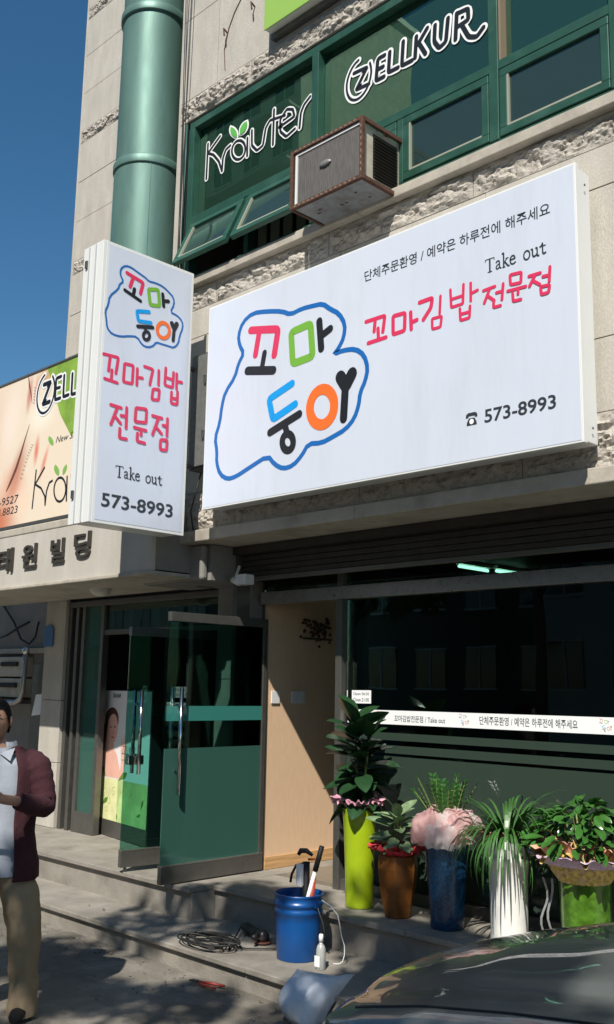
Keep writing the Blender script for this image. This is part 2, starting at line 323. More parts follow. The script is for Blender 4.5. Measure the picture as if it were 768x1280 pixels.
TALL_LOGO = [('outline',2,0.01,[(3.9,4.754),(3.867,4.798),(3.869,4.848),(3.912,4.887),(3.968,4.886),(4.038,4.863),(4.097,4.847),(4.127,4.828),(4.191,4.836),(4.263,4.828),(4.319,4.8),(4.363,4.772),(4.376,4.719),(4.34,4.642),(4.407,4.636),(4.458,4.604),(4.469,4.556),(4.44,4.476),(4.431,4.412),(4.39,4.365),(4.336,4.366),(4.277,4.365),(4.221,4.367),(4.196,4.329),(4.145,4.303),(4.093,4.311),(4.045,4.362),(3.978,4.349),(3.901,4.323),(3.825,4.321),(3.779,4.357),(3.77,4.417),(3.755,4.48),(3.779,4.535),(3.785,4.605),(3.857,4.681),(3.866,4.723)]),('red',0,0.02,[(3.926,4.832),(4.076,4.8),(4.056,4.708)]),('red',0,0.02,[(3.984,4.816),(3.96,4.733)]),('black',0,0.02,[(4.0,4.726),(3.992,4.678)]),('black',0,0.018,[(3.914,4.692),(4.06,4.649)]),('green',1,0.02,[(4.127,4.765),(4.218,4.789),(4.237,4.662),(4.149,4.646)]),('black',0,0.02,[(4.261,4.766),(4.275,4.672)]),('black',0,0.02,[(4.272,4.713),(4.317,4.725)]),('blue',0,0.02,[(4.141,4.586),(4.031,4.561),(4.049,4.487),(4.163,4.505)]),('black',0,0.02,[(4.046,4.444),(4.182,4.473)]),('black',0,0.018,[(4.114,4.456),(4.119,4.427)]),('black',1,0.018,[(4.157,4.4),(4.156,4.39),(4.153,4.38),(4.147,4.371),(4.139,4.364),(4.131,4.36),(4.122,4.359),(4.114,4.362),(4.107,4.367),(4.102,4.375),(4.1,4.384),(4.101,4.395),(4.105,4.405),(4.111,4.414),(4.118,4.42),(4.127,4.424),(4.136,4.425),(4.144,4.423),(4.151,4.418),(4.155,4.41)]),('orange',1,0.02,[(4.338,4.502),(4.34,4.486),(4.338,4.47),(4.333,4.454),(4.324,4.44),(4.312,4.429),(4.298,4.421),(4.283,4.416),(4.269,4.417),(4.255,4.421),(4.243,4.429),(4.234,4.44),(4.228,4.454),(4.225,4.47),(4.227,4.486),(4.232,4.501),(4.241,4.515),(4.253,4.527),(4.266,4.535),(4.281,4.539),(4.296,4.539),(4.31,4.535),(4.322,4.527),(4.332,4.516)]),('black',0,0.02,[(4.384,4.511),(4.379,4.423)]),('black',0,0.026,[(4.36,4.556),(4.382,4.521)]),('black',0,0.026,[(4.407,4.564),(4.386,4.52)])]
TALL_TEXT = [('red',0,0.02,[(3.764,4.154),(3.891,4.158),(3.876,4.034)]),('red',0,0.02,[(3.82,4.154),(3.812,4.038)]),('red',0,0.02,[(3.841,4.05),(3.84,3.985)]),('red',0,0.02,[(3.783,3.972),(3.892,3.965)]),('red',1,0.02,[(3.947,4.127),(4.024,4.131),(4.023,3.989),(3.944,3.986)]),('red',0,0.02,[(4.062,4.115),(4.064,3.989)]),('red',0,0.02,[(4.066,4.049),(4.111,4.054)]),('red',0,0.02,[(4.125,4.149),(4.204,4.145),(4.19,4.075),(4.181,4.02)]),('red',0,0.02,[(4.258,4.148),(4.261,4.036)]),('red',1,0.02,[(4.212,3.993),(4.272,4.002),(4.267,3.917),(4.205,3.91)]),('red',0,0.02,[(4.322,4.185),(4.319,4.049),(4.394,4.046),(4.397,4.167)]),('red',0,0.02,[(4.322,4.112),(4.393,4.108)]),('red',0,0.02,[(4.428,4.164),(4.431,4.044)]),('red',0,0.02,[(4.436,4.105),(4.479,4.108)]),('red',0,0.02,[(4.386,4.008),(4.385,3.92),(4.444,3.922),(4.443,4.023)]),('red',0,0.02,[(4.388,3.962),(4.441,3.966)]),('red',0,0.02,[(3.846,3.79),(3.937,3.785)]),('red',0,0.02,[(3.903,3.778),(3.856,3.646)]),('red',0,0.02,[(3.893,3.707),(3.939,3.668)]),('red',0,0.02,[(3.985,3.796),(3.988,3.643)]),('red',0,0.02,[(3.94,3.727),(3.983,3.731)]),('red',0,0.02,[(3.935,3.628),(3.934,3.559),(3.996,3.561)]),('red',1,0.02,[(4.066,3.814),(4.162,3.824),(4.162,3.719),(4.063,3.708)]),('red',0,0.02,[(4.06,3.663),(4.165,3.659)]),('red',0,0.02,[(4.121,3.655),(4.123,3.616)]),('red',0,0.02,[(4.091,3.624),(4.089,3.564),(4.159,3.561)]),('red',0,0.02,[(4.218,3.786),(4.306,3.784)]),('red',0,0.02,[(4.273,3.777),(4.226,3.641)]),('red',0,0.02,[(4.259,3.703),(4.309,3.663)]),('red',0,0.02,[(4.358,3.79),(4.359,3.657)]),('red',0,0.02,[(4.318,3.731),(4.356,3.731)]),('red',1,0.02,[(4.302,3.616),(4.364,3.625),(4.361,3.543),(4.302,3.54)])]
KRAUTER = [('white',0,0.05,[(-6.252,6.462),(-6.257,6.132)]),('white',0,0.05,[(-6.09,6.467),(-6.243,6.374)]),('white',0,0.05,[(-6.249,6.371),(-6.172,6.327),(-6.093,6.234),(-6.046,6.125)]),('white',0,0.05,[(-6.046,6.125),(-6.039,6.243),(-6.005,6.307),(-5.946,6.322)]),('white',1,0.05,[(-5.75,6.191),(-5.759,6.169),(-5.776,6.153),(-5.799,6.145),(-5.825,6.146),(-5.853,6.156),(-5.878,6.174),(-5.9,6.198),(-5.915,6.225),(-5.923,6.254),(-5.922,6.281),(-5.912,6.304),(-5.894,6.32),(-5.871,6.328),(-5.845,6.326),(-5.817,6.316),(-5.792,6.298),(-5.77,6.274),(-5.756,6.247),(-5.749,6.218)]),('white',0,0.05,[(-5.726,6.301),(-5.723,6.137)]),('white',0,0.05,[(-5.672,6.347),(-5.666,6.209),(-5.602,6.137),(-5.529,6.154),(-5.501,6.298),(-5.452,6.345),(-5.274,6.313)]),('white',0,0.05,[(-5.405,6.421),(-5.408,6.112)]),('white',0,0.05,[(-5.326,6.237),(-5.162,6.257),(-5.183,6.327),(-5.253,6.358),(-5.328,6.299),(-5.323,6.191),(-5.253,6.118),(-5.155,6.146)]),('white',0,0.05,[(-5.102,6.131),(-5.09,6.255),(-5.056,6.312),(-4.989,6.352)]),('black',0,0.024,[(-6.252,6.462),(-6.257,6.132)]),('black',0,0.024,[(-6.09,6.467),(-6.243,6.374)]),('black',0,0.024,[(-6.249,6.371),(-6.172,6.327),(-6.093,6.234),(-6.046,6.125)]),('black',0,0.024,[(-6.046,6.125),(-6.039,6.243),(-6.005,6.307),(-5.946,6.322)]),('black',1,0.024,[(-5.75,6.191),(-5.759,6.169),(-5.776,6.153),(-5.799,6.145),(-5.825,6.146),(-5.853,6.156),(-5.878,6.174),(-5.9,6.198),(-5.915,6.225),(-5.923,6.254),(-5.922,6.281),(-5.912,6.304),(-5.894,6.32),(-5.871,6.328),(-5.845,6.326),(-5.817,6.316),(-5.792,6.298),(-5.77,6.274),(-5.756,6.247),(-5.749,6.218)]),('black',0,0.024,[(-5.726,6.301),(-5.723,6.137)]),('black',0,0.024,[(-5.672,6.347),(-5.666,6.209),(-5.602,6.137),(-5.529,6.154),(-5.501,6.298),(-5.452,6.345),(-5.274,6.313)]),('black',0,0.024,[(-5.405,6.421),(-5.408,6.112)]),('black',0,0.024,[(-5.326,6.237),(-5.162,6.257),(-5.183,6.327),(-5.253,6.358),(-5.328,6.299),(-5.323,6.191),(-5.253,6.118),(-5.155,6.146)]),('black',0,0.024,[(-5.102,6.131),(-5.09,6.255),(-5.056,6.312),(-4.989,6.352)])]
KRAUTER_LEAF = [[(-5.866,6.359),(-5.859,6.374),(-5.859,6.39),(-5.863,6.406),(-5.871,6.423),(-5.882,6.439),(-5.897,6.456),(-5.915,6.473),(-5.942,6.491),(-5.949,6.475),(-5.949,6.459),(-5.945,6.443),(-5.937,6.427),(-5.926,6.41),(-5.911,6.393),(-5.892,6.376)],[(-5.82,6.368),(-5.793,6.367),(-5.774,6.372),(-5.759,6.379),(-5.747,6.389),(-5.739,6.402),(-5.733,6.417),(-5.732,6.435),(-5.737,6.458),(-5.763,6.459),(-5.782,6.455),(-5.798,6.447),(-5.81,6.437),(-5.818,6.425),(-5.824,6.409),(-5.825,6.391)]]
KRAUTER_LEAF_W = [[(-5.861,6.342),(-5.847,6.361),(-5.845,6.382),(-5.848,6.403),(-5.857,6.424),(-5.872,6.446),(-5.892,6.469),(-5.918,6.492),(-5.956,6.517),(-5.97,6.498),(-5.973,6.477),(-5.969,6.455),(-5.96,6.434),(-5.945,6.411),(-5.925,6.389),(-5.899,6.366)],[(-5.828,6.359),(-5.79,6.354),(-5.764,6.358),(-5.744,6.367),(-5.729,6.379),(-5.72,6.395),(-5.716,6.416),(-5.717,6.44),(-5.729,6.473),(-5.767,6.478),(-5.793,6.474),(-5.813,6.466),(-5.828,6.454),(-5.838,6.437),(-5.842,6.417),(-5.841,6.392)]]
ZELLKUR = [('white',0,0.05500000000000001,[(-4.368,6.349),(-4.357,6.31),(-4.354,6.268),(-4.361,6.225),(-4.376,6.186),(-4.398,6.152),(-4.425,6.127),(-4.457,6.111),(-4.49,6.107),(-4.522,6.114),(-4.551,6.132),(-4.575,6.16),(-4.592,6.197),(-4.6,6.238),(-4.599,6.282),(-4.589,6.324),(-4.57,6.362),(-4.545,6.393),(-4.515,6.415),(-4.482,6.425)]),('white',0,0.065,[(-4.527,6.338),(-4.394,6.327),(-4.504,6.19),(-4.376,6.182)]),('white',0,0.069,[(-4.226,6.343),(-4.29,6.344),(-4.307,6.174),(-4.231,6.173)]),('white',0,0.069,[(-4.295,6.258),(-4.239,6.257)]),('white',0,0.069,[(-4.176,6.344),(-4.188,6.186),(-4.098,6.183)]),('white',0,0.069,[(-4.05,6.366),(-4.063,6.18),(-3.968,6.178)]),('white',0,0.069,[(-3.93,6.346),(-3.942,6.185)]),('white',0,0.069,[(-3.833,6.364),(-3.919,6.276)]),('white',0,0.069,[(-3.911,6.289),(-3.849,6.172)]),('white',0,0.069,[(-3.764,6.35),(-3.772,6.228),(-3.729,6.156),(-3.672,6.178),(-3.652,6.348)]),('white',0,0.069,[(-3.578,6.346),(-3.591,6.154)]),('white',0,0.069,[(-3.575,6.343),(-3.485,6.334),(-3.483,6.249),(-3.569,6.241)]),('white',0,0.069,[(-3.538,6.238),(-3.481,6.118),(-3.417,6.087),(-3.363,6.13)]),('black',0,0.02,[(-4.368,6.349),(-4.357,6.31),(-4.354,6.268),(-4.361,6.225),(-4.376,6.186),(-4.398,6.152),(-4.425,6.127),(-4.457,6.111),(-4.49,6.107),(-4.522,6.114),(-4.551,6.132),(-4.575,6.16),(-4.592,6.197),(-4.6,6.238),(-4.599,6.282),(-4.589,6.324),(-4.57,6.362),(-4.545,6.393),(-4.515,6.415),(-4.482,6.425)]),('black',0,0.03,[(-4.527,6.338),(-4.394,6.327),(-4.504,6.19),(-4.376,6.182)]),('black',0,0.034,[(-4.226,6.343),(-4.29,6.344),(-4.307,6.174),(-4.231,6.173)]),('black',0,0.034,[(-4.295,6.258),(-4.239,6.257)]),('black',0,0.034,[(-4.176,6.344),(-4.188,6.186),(-4.098,6.183)]),('black',0,0.034,[(-4.05,6.366),(-4.063,6.18),(-3.968,6.178)]),('black',0,0.034,[(-3.93,6.346),(-3.942,6.185)]),('black',0,0.034,[(-3.833,6.364),(-3.919,6.276)]),('black',0,0.034,[(-3.911,6.289),(-3.849,6.172)]),('black',0,0.034,[(-3.764,6.35),(-3.772,6.228),(-3.729,6.156),(-3.672,6.178),(-3.652,6.348)]),('black',0,0.034,[(-3.578,6.346),(-3.591,6.154)]),('black',0,0.034,[(-3.575,6.343),(-3.485,6.334),(-3.483,6.249),(-3.569,6.241)]),('black',0,0.034,[(-3.538,6.238),(-3.481,6.118),(-3.417,6.087),(-3.363,6.13)])]
BOARD_Z = [('white',0,0.05,[(-7.891,4.595),(-7.866,4.559),(-7.85,4.516),(-7.842,4.47),(-7.845,4.423),(-7.856,4.377),(-7.877,4.337),(-7.904,4.303),(-7.938,4.278),(-7.975,4.265),(-8.014,4.262),(-8.052,4.272),(-8.087,4.293),(-8.116,4.325),(-8.137,4.364),(-8.15,4.409),(-8.153,4.458),(-8.146,4.506),(-8.13,4.55),(-8.105,4.588),(-8.073,4.618),(-8.037,4.637)]),('white',0,0.065,[(-8.039,4.544),(-7.917,4.545),(-8.04,4.352),(-7.918,4.355)]),('white',0,0.057999999999999996,[(-7.739,4.56),(-7.823,4.559),(-7.822,4.354),(-7.732,4.353)]),('white',0,0.055999999999999994,[(-7.82,4.461),(-7.749,4.458)]),('white',0,0.057999999999999996,[(-7.685,4.556),(-7.68,4.354),(-7.592,4.355)]),('white',0,0.057999999999999996,[(-7.545,4.543),(-7.541,4.347),(-7.455,4.345)]),('white',0,0.057999999999999996,[(-7.386,4.545),(-7.388,4.348)]),('black',0,0.02,[(-7.891,4.595),(-7.866,4.559),(-7.85,4.516),(-7.842,4.47),(-7.845,4.423),(-7.856,4.377),(-7.877,4.337),(-7.904,4.303),(-7.938,4.278),(-7.975,4.265),(-8.014,4.262),(-8.052,4.272),(-8.087,4.293),(-8.116,4.325),(-8.137,4.364),(-8.15,4.409),(-8.153,4.458),(-8.146,4.506),(-8.13,4.55),(-8.105,4.588),(-8.073,4.618),(-8.037,4.637)]),('black',0,0.035,[(-8.039,4.544),(-7.917,4.545),(-8.04,4.352),(-7.918,4.355)]),('black',0,0.028,[(-7.739,4.56),(-7.823,4.559),(-7.822,4.354),(-7.732,4.353)]),('black',0,0.026,[(-7.82,4.461),(-7.749,4.458)]),('black',0,0.028,[(-7.685,4.556),(-7.68,4.354),(-7.592,4.355)]),('black',0,0.028,[(-7.545,4.543),(-7.541,4.347),(-7.455,4.345)]),('black',0,0.028,[(-7.386,4.545),(-7.388,4.348)])]
BOARD_K = [('black',0,0.02,[(-8.077,3.729),(-8.105,3.376)]),('black',0,0.02,[(-7.931,3.733),(-8.077,3.599)]),('black',0,0.02,[(-8.079,3.597),(-7.968,3.546),(-7.889,3.459),(-7.877,3.379)]),('black',0,0.02,[(-7.877,3.379),(-7.867,3.507),(-7.828,3.578),(-7.778,3.59)]),('black',1,0.02,[(-7.538,3.474),(-7.542,3.441),(-7.556,3.413),(-7.577,3.392),(-7.605,3.381),(-7.635,3.38),(-7.667,3.39),(-7.695,3.41),(-7.718,3.438),(-7.733,3.471),(-7.739,3.506),(-7.735,3.539),(-7.721,3.568),(-7.699,3.589),(-7.671,3.6),(-7.64,3.6),(-7.609,3.59),(-7.581,3.569),(-7.558,3.541),(-7.544,3.509)]),('black',0,0.02,[(-7.529,3.593),(-7.518,3.375)]),('black',0,0.02,[(-7.463,3.603),(-7.451,3.38)])]
BOARD_LEAF = [[(-7.681,3.621),(-7.67,3.635),(-7.668,3.65),(-7.67,3.664),(-7.676,3.678),(-7.687,3.692),(-7.701,3.706),(-7.72,3.72),(-7.748,3.735),(-7.759,3.72),(-7.761,3.706),(-7.759,3.692),(-7.753,3.677),(-7.742,3.663),(-7.727,3.649),(-7.709,3.635)],[(-7.604,3.617),(-7.584,3.624),(-7.57,3.633),(-7.559,3.643),(-7.551,3.654),(-7.546,3.666),(-7.543,3.679),(-7.544,3.693),(-7.551,3.709),(-7.571,3.702),(-7.586,3.693),(-7.597,3.683),(-7.605,3.672),(-7.61,3.66),(-7.612,3.647),(-7.611,3.633)],[(-7.81,3.921),(-7.802,3.934),(-7.802,3.947),(-7.806,3.96),(-7.813,3.973),(-7.825,3.985),(-7.84,3.998),(-7.859,4.01),(-7.887,4.022),(-7.896,4.008),(-7.896,3.995),(-7.892,3.982),(-7.884,3.969),(-7.872,3.957),(-7.857,3.944),(-7.838,3.932)]]
BOARD_GREEN = [[(-7.91,4.707),(-7.315,4.707),(-7.25,4.089),(-7.43,4.122),(-7.463,4.015),(-7.572,4.174),(-7.726,4.304),(-7.45,4.303),(-7.479,4.565),(-7.686,4.565),(-7.842,4.579)]]
# ================================================================== GROUND
g = MB(); 
def gz(x, y): return .006*noise.noise(Vector((x*.9, y*.9, 0)))
g.grid(lambda u, v: (-14+u*17, -4+v*8.7, gz(-14+u*17, -4+v*8.7)-.004), 90, 60)
structure(g.build('road', M['road'], smooth=True))
mfar = P('far_asphalt', (.11,.105,.1), .9, noise_amt=.15, nscale=.6, bump=.3)
structure(MB().quad((-400,-400,-.03),(400,-400,-.03),(400,400,-.03),(-400,400,-.03)).build('ground', mfar))
# low kerb step: concrete body with separate paving slabs on top
ks = structure(MB().box(-12, 2.2, 4.22, 5.2, -.02, .105).build('kerb_step', M['slab2'], bevel=.008))
xs = -11.9; i = 0
while xs < 2.1:
    w = random.uniform(1.15, 1.35); x1 = min(xs+w, 2.2)
    o = MB().box(xs+.002, x1-.002, 4.19, 4.93, .106, .14+random.uniform(-.002,.002)).build('slab', M['slab2'], ks, bevel=.006); xs = x1
pl = structure(MB().box(-9.6, -5.80, 4.69, 6.4, .12, .328).build('entrance_platform', M['slab'], bevel=.004))
pr = structure(MB().box(-5.795, 2.2, 4.90, 5.6, .12, .328).build('shop_platform', M['slab'], bevel=.004))
xs = -9.6
while xs < -5.85:
    x1 = min(xs+.95, -5.79); MB().box(xs+.0015, x1-.0015, 4.655, 5.46, .331, .365).build('slab', M['slab'], pl, bevel=.004)
    MB().box(xs+.0015, x1-.0015, 5.463, 6.4, .331, .364).build('slab', M['slab'], pl, bevel=.002); xs = x1
xs = -5.787
while xs < 2.1:
    x1 = min(xs+.9, 2.2); MB().box(xs+.0015, x1-.0015, 4.868, 5.49, .331, .365).build('slab', M['slab'], pr, bevel=.004); xs = x1
# gravelly debris by the kerb
deb = MB()
for k in range(260):
    x = random.uniform(-7.2, -2.6); y = 4.16-abs(random.gauss(0, .35)) if k % 3 else random.uniform(2.0, 4.1); s = random.uniform(.002, .008)
    T = Matrix.Translation((x, y, gz(x,y)+s*.3)) @ Matrix.Rotation(random.uniform(0,6), 4, 'Z') @ Matrix.Rotation(random.uniform(-.5,.5), 4, 'X')
    deb.box(-s, s*.8, -s*.6, s*.7, -s*.4, s*.4, T)
tag(deb.build('grit', P('grit_stone', (.2,.185,.16), .9, noise_amt=.5, nscale=9), kind='stuff'), 'small bits of grit and rubble scattered on the road by the kerb', 'grit')

lf_ = MB()
for k in range(70):
    x = random.uniform(-7.0, -3.4)
    y, z = random.choice(((random.uniform(3.6, 4.15), .006), (random.uniform(4.22, 4.85), .144), (4.1+random.uniform(-.06,.05), .006))); a = random.uniform(0, 6.28); s_ = random.uniform(.008, .02)
    T = Matrix.Translation((x, y, z+.003)) @ Matrix.Rotation(a, 4, 'Z') @ Matrix.Rotation(random.uniform(-.3,.3), 4, 'X')
    lf_.quad(*[tuple(T @ Vector(q)) for q in ((-s_,0,0),(0,-s_*.45,.002),(s_,0,.003),(0,s_*.45,.001))])
tag(lf_.build('fallen_leaves', P('dry_leaf', (.14,.085,.035), .8, noise_amt=.4, nscale=5), kind='stuff'), 'small dry leaves scattered over the kerb step and road', 'leaves')
# ================================================================== BUILDING
B = empty('commercial_building', (-5, 5.5, 0), 'beige stone-clad commercial building with a green ribbon window, corner column and ground-floor shop', 'building')
core = MB()
core.box(-6.56, 2.2, 4.90, 5.2, 6.72, 12.5); core.box(-6.56, 2.2, 4.90, 5.2, 2.93, 5.14); core.box(-6.56, -6.47, 4.901, 5.2, 5.14, 6.72)
core.box(1.0, 2.2, 4.902, 5.2, 5.14, 6.72)
core.box(-9.36, -7.0, 5.56, 5.8, 2.62, 12.5); core.box(-9.36, -9.2, 5.8, 10, .1, 12.5); core.box(2.0, 2.2, 5.2, 10, .1, 12.5)
core.box(-9.2, 2.0, 9.8, 10, .1, 12.5); core.box(-6.56, -6.5, 5.2, 5.8, 2.62, 12.5); core.box(-7.0, -6.56, 5.56, 5.8, 2.62, 12.5); core.box(-9.3, 2.1, 5.0, 9.9, 12.3, 12.6)
core.build('wall', M['joint'], B)
def panel(x0, x1, z0, z1, y=4.85, mat='stone', g=.003, t=.045, j=.0025):
    MB().box(x0+g, x1-g, y+random.uniform(-j*.5,j), y+t, z0+g, z1-g).build('stone_panel', M[mat], B, bevel=.002)
def row(z0, z1, xa, xb, w, y=4.85, off=0, mat='stone'):
    x = xa; first = True
    while x < xb-.05:
        x1 = min(xb, x+(off if (first and off) else w)); first = False; panel(x, x1, z0, z1, y, mat); x = x1
_rk = 0
def rock(x0, x1, z0, z1, y=4.85, back=.06, amp=.028, n=None, m=9):
    """split-faced course: a craggy front on a closed block"""
    global _rk; _rk += 1; sx = _rk*7.3
    n = n or max(10, int((x1-x0)/.011)); m = int(m*1.5); mb = MB()
    def f(u, v):
        x = x0+.003+u*(x1-x0-.006); z = z0+.002+v*(z1-z0-.004)
        e = min(1, min(v, 1-v)*5, min(u, 1-u)*n/5)
        v_ = Vector((x*9+sx, z*22+x*3, sx))
        c1 = noise.noise(Vector((x*4-z*5+sx, z*9+x*2, 5))); c2 = noise.noise(Vector((x*11+z*6, z*19-x*5, sx)))
        a = .7*noise.noise(v_*.55)+.4*noise.noise(v_*1.7)+.22*noise.noise(v_*4)+.1*noise.noise(v_*10)
        a -= .55*max(0, 1-abs(c1)*11)+.35*max(0, 1-abs(c2)*7)
        a += .25*(1 if c1 > 0 else 0)
        return (x, y-max(-.012, (.35+a)*amp)*e, z)
    mb.grid(f, n, m); nu = n+1
    bot = [mb.v[i] for i in range(nu)]; top = [mb.v[m*nu+i] for i in range(nu)]
    for L, s in ((bot, 1), (top, -1)):
        for i in range(n):
            a, b = L[i], L[i+1]; q = [a, (a[0], y+back, a[2]), (b[0], y+back, b[2]), b]; mb.quad(*(q if s > 0 else q[::-1]))
    for c in (0, n):
        L = [mb.v[j*nu+c] for j in range(m+1)]
        mb.quad(*(L+[(L[-1][0], y+back, L[-1][2]), (L[0][0], y+back, L[0][2])]))
    mb.build('rock_face_block', M['rock'], B)
def rockrow(z0, z1, xa, xb, w, y=4.85, off=0, **k):
    x = xa; first = True
    while x < xb-.05:
        x1 = min(xb, x+(off if (first and off) else w)); first = False; rock(x, x1, z0, z1, y, **k); x = x1
# left wing (set back), courses as in the photo
zs = [2.63, 3.2, 4.80, 5.32, 5.84, 6.345]
def lcourse(z0, z1, off): row(z0, z1, -9.36, -6.6, 1.25, 5.5, off)
lcourse(3.2, 3.75, .9); lcourse(3.75, 4.25, 1.2); lcourse(4.25, 4.72, .7); rockrow(4.72, 4.88, -9.36, -6.6, 1.25, 5.5)
zz = 4.88
for k in range(4):
    for j in range(3): lcourse(zz+j*.488, zz+(j+1)*.488, (.9, 1.2, .6)[j])
    rockrow(zz+1.464, zz+1.62, -9.36, -6.6, 1.25, 5.5); zz += 1.62
lcourse(zz, 12.45, .9)
# side face of left wing is panels turned the corner
MB().box(-9.4, -9.363, 5.5, 10, .1, 12.45).build('side_cladding', M['stone'], B, bevel=.004)
# main block
row(3.32, 3.75, -6.57, 2.2, 1.25, off=.75); row(3.75, 4.65, -6.57, 2.2, 1.25, off=1.0); row(4.65, 4.90, -6.57, 2.2, 1.25, off=.75)
rockrow(4.90, 5.09, -6.57, 2.2, 1.28, off=.6, amp=.029)
rockrow(3.0, 3.32, -6.57, 2.2, 1.28, off=.92, amp=.033, m=13)
for x0, x1 in ((-6.57, -4.35), (-4.35, -1.8), (-1.8, 2.2)):
    MB().box(x0+.002, x1-.002, 4.78, 4.96, 5.092, 5.165).build('window_ledge', M['ledge'], B, bevel=.006)
    MB().box(x0+.002, x1-.002, 4.775, 5.5, 2.905, 2.998).build('lintel_ledge', M['ledge'], B, bevel=.008)
rockrow(6.72, 6.93, -6.57, 2.2, 1.28, off=.95, amp=.033, m=11)
row(5.165, 6.72, -6.57, -6.49, .6)
MB().box(-6.6, -6.571, 4.853, 5.6, 2.93, 12.45).build('side_cladding', M['stone'], B, bevel=.002)
row(6.93, 7.75, -6.57, 2.2, 1.25, off=.5); row(7.75, 8.6, -6.57, 2.2, 1.25, off=.9); rockrow(8.6, 8.78, -6.57, 2.2, 1.28); row(8.78, 9.6, -6.57, 2.2, 1.25); row(9.6, 12.45, -6.57, 2.2, 1.25, off=.7)
# small metal anchors and rust stains on the upper wall
for (x, z) in ((-5.95, 7.35), (-5.6, 7.42), (-5.9, 7.95)):
    MB().tube([(x, 4.85, z), (x+.01, 4.80, z+.01), (x+.02, 4.8, z-.06)], .008, 6).build('wall_hook', M['rust'], B)
# round column
C0 = (-7.18, 4.95)
colm = MB().lathe([(.295, 2.9), (.295, 12.3)], (C0[0], C0[1], 0), 40, cap1=True).build('round_column', M['dark'], B, smooth=True)
for z0, z1, r in ((2.95, 4.70, .312), (4.70, 6.50, .31), (6.56, 8.06, .302), (8.12, 9.7, .302), (9.76, 11.3, .302)):
    MB().lathe([(r, z0), (r, z1)], (C0[0], C0[1], 0), 48, cap0=False).build('cladding_sheet', M['clad'], colm, smooth=True)
for z in (4.67, 6.50, 8.06, 9.70, 11.3):
    MB().lathe([(.303, z-.012), (.322, z-.008), (.324, z), (.324, z+.065), (.318, z+.075), (.303, z+.078)], (C0[0], C0[1], 0), 48, cap0=False).build('cladding_band', M['clad'], colm, smooth=True)
for th in (-118, -30):
    x = C0[0]+.311*math.cos(R(th)); y = C0[1]+.311*math.sin(R(th)); MB().tube([(x, y, 4.75), (x, y, 6.49)], .004, 4).build('cladding_seam', M['green'], colm)

# ---- ribbon window, first floor
Wn = MB()
for x0, x1, z0, z1 in ((-6.44,.95,5.168,5.235),): Wn.box(x0, x1, 4.865, 4.955, z0, z1)
win = Wn.build('ribbon_window', M['green'], B, bevel=.004)
MB().box(-6.44,.95,4.865,4.955,6.64,6.715).build('head_bar', M['green'], win, bevel=.004)
MB().box(-6.37,.95,4.86,4.955,5.72,5.785).build('transom', M['green'], win, bevel=.004)
for x in (-6.405, -4.875, -3.25, -2.41, -.8, .9):
    MB().box(x-.036, x+.036, 4.858, 4.953, 5.236, 6.639).build('mullion', M['green'], win, bevel=.004)
for x in (-5.64, -4.03, -1.6, .05):
    MB().box(x-.026, x+.026, 4.863, 4.95, 5.236, 5.719).build('mullion', M['green'], win, bevel=.004)
MB().box(-3.212,-3.196,4.87,4.95,5.79,6.638).build('mullion', P('weathered_brown_gasket',(.22,.16,.11),.7), win)
# curved corner piece beside the column
crv = MB()
for z0, z1 in ((5.17, 6.715),):
    def f(u, v):
        a = R(90*u); top = 6.715-.18*(1-math.cos(a)) ; return (-6.47-.10*math.sin(a), 4.862+.13*(1-math.cos(a)), z0+(top-z0)*v)
    crv.grid(f, 8, 4)
crv.build('corner_panel', M['green'], win, smooth=True, solid=.01)
for x0, x1 in ((-6.365, -4.915), (-4.835, -3.29), (-3.192, -2.45), (-2.37, -.84), (-.76, .86)):
    MB().box(x0, x1, 4.932, 4.938, 5.79, 6.635).build('pane', GL['upper'], win)
def sash(x0, x1, z0, z1, tilt, parent):
    T = Matrix.Translation((0, 4.868, z1)) @ Matrix.Rotation(R(-tilt), 4, 'X') @ Matrix.Translation((0, 0, -z1))
    b = .055; f = MB(); y0, y1 = -.012, .03
    f.box(x0, x1, y0, y1, z0, z0+b, T).box(x0, x1, y0, y1, z1-b, z1, T).box(x0, x0+b, y0, y1, z0+b, z1-b, T).box(x1-b, x1, y0, y1, z0+b, z1-b, T)
    o = f.build('sash_frame', M['green'], parent, bevel=.004)
    e = .012; MB().box(x0+b, x0+b+e, y0+.002, y1, z0+b, z1-b, T).box(x0+b+e, x1-b, y0+.002, y1, z0+b, z0+b+e, T).build('gasket', P('pale_gasket', (.3,.3,.24), .7), parent)
    MB().box(x0+b+e, x1-b, .008, .012, z0+b+e, z1-b, T).build('pane', GL['sash'], parent)
sash(-6.36, -5.67, 5.245, 5.715, 24, win); sash(-5.61, -4.915, 5.245, 5.715, 24, win)
for x0, x1 in ((-4.83, -4.06), (-4.0, -3.29), (-3.205, -2.45), (-2.37, -1.63)): sash(x0, x1, 5.245, 5.712, 0, win)
strokes(KRAUTER, XZ(4.925), win, 0, .0002, label='looping black and white lettering Krauter on the first pane')
for p in KRAUTER_LEAF_W: poly(p, XZ(4.925), .0001, 'leaf_emblem', M['white'], win)
for p in KRAUTER_LEAF: poly(p, XZ(4.925), .006, 'leaf_emblem', P('bright_leaf_green', (.12,.45,.08), .4), win)
strokes(ZELLKUR, XZ(4.925), win, 0, .0002, label='slanted black and white lettering ZELLKUR on the second pane')
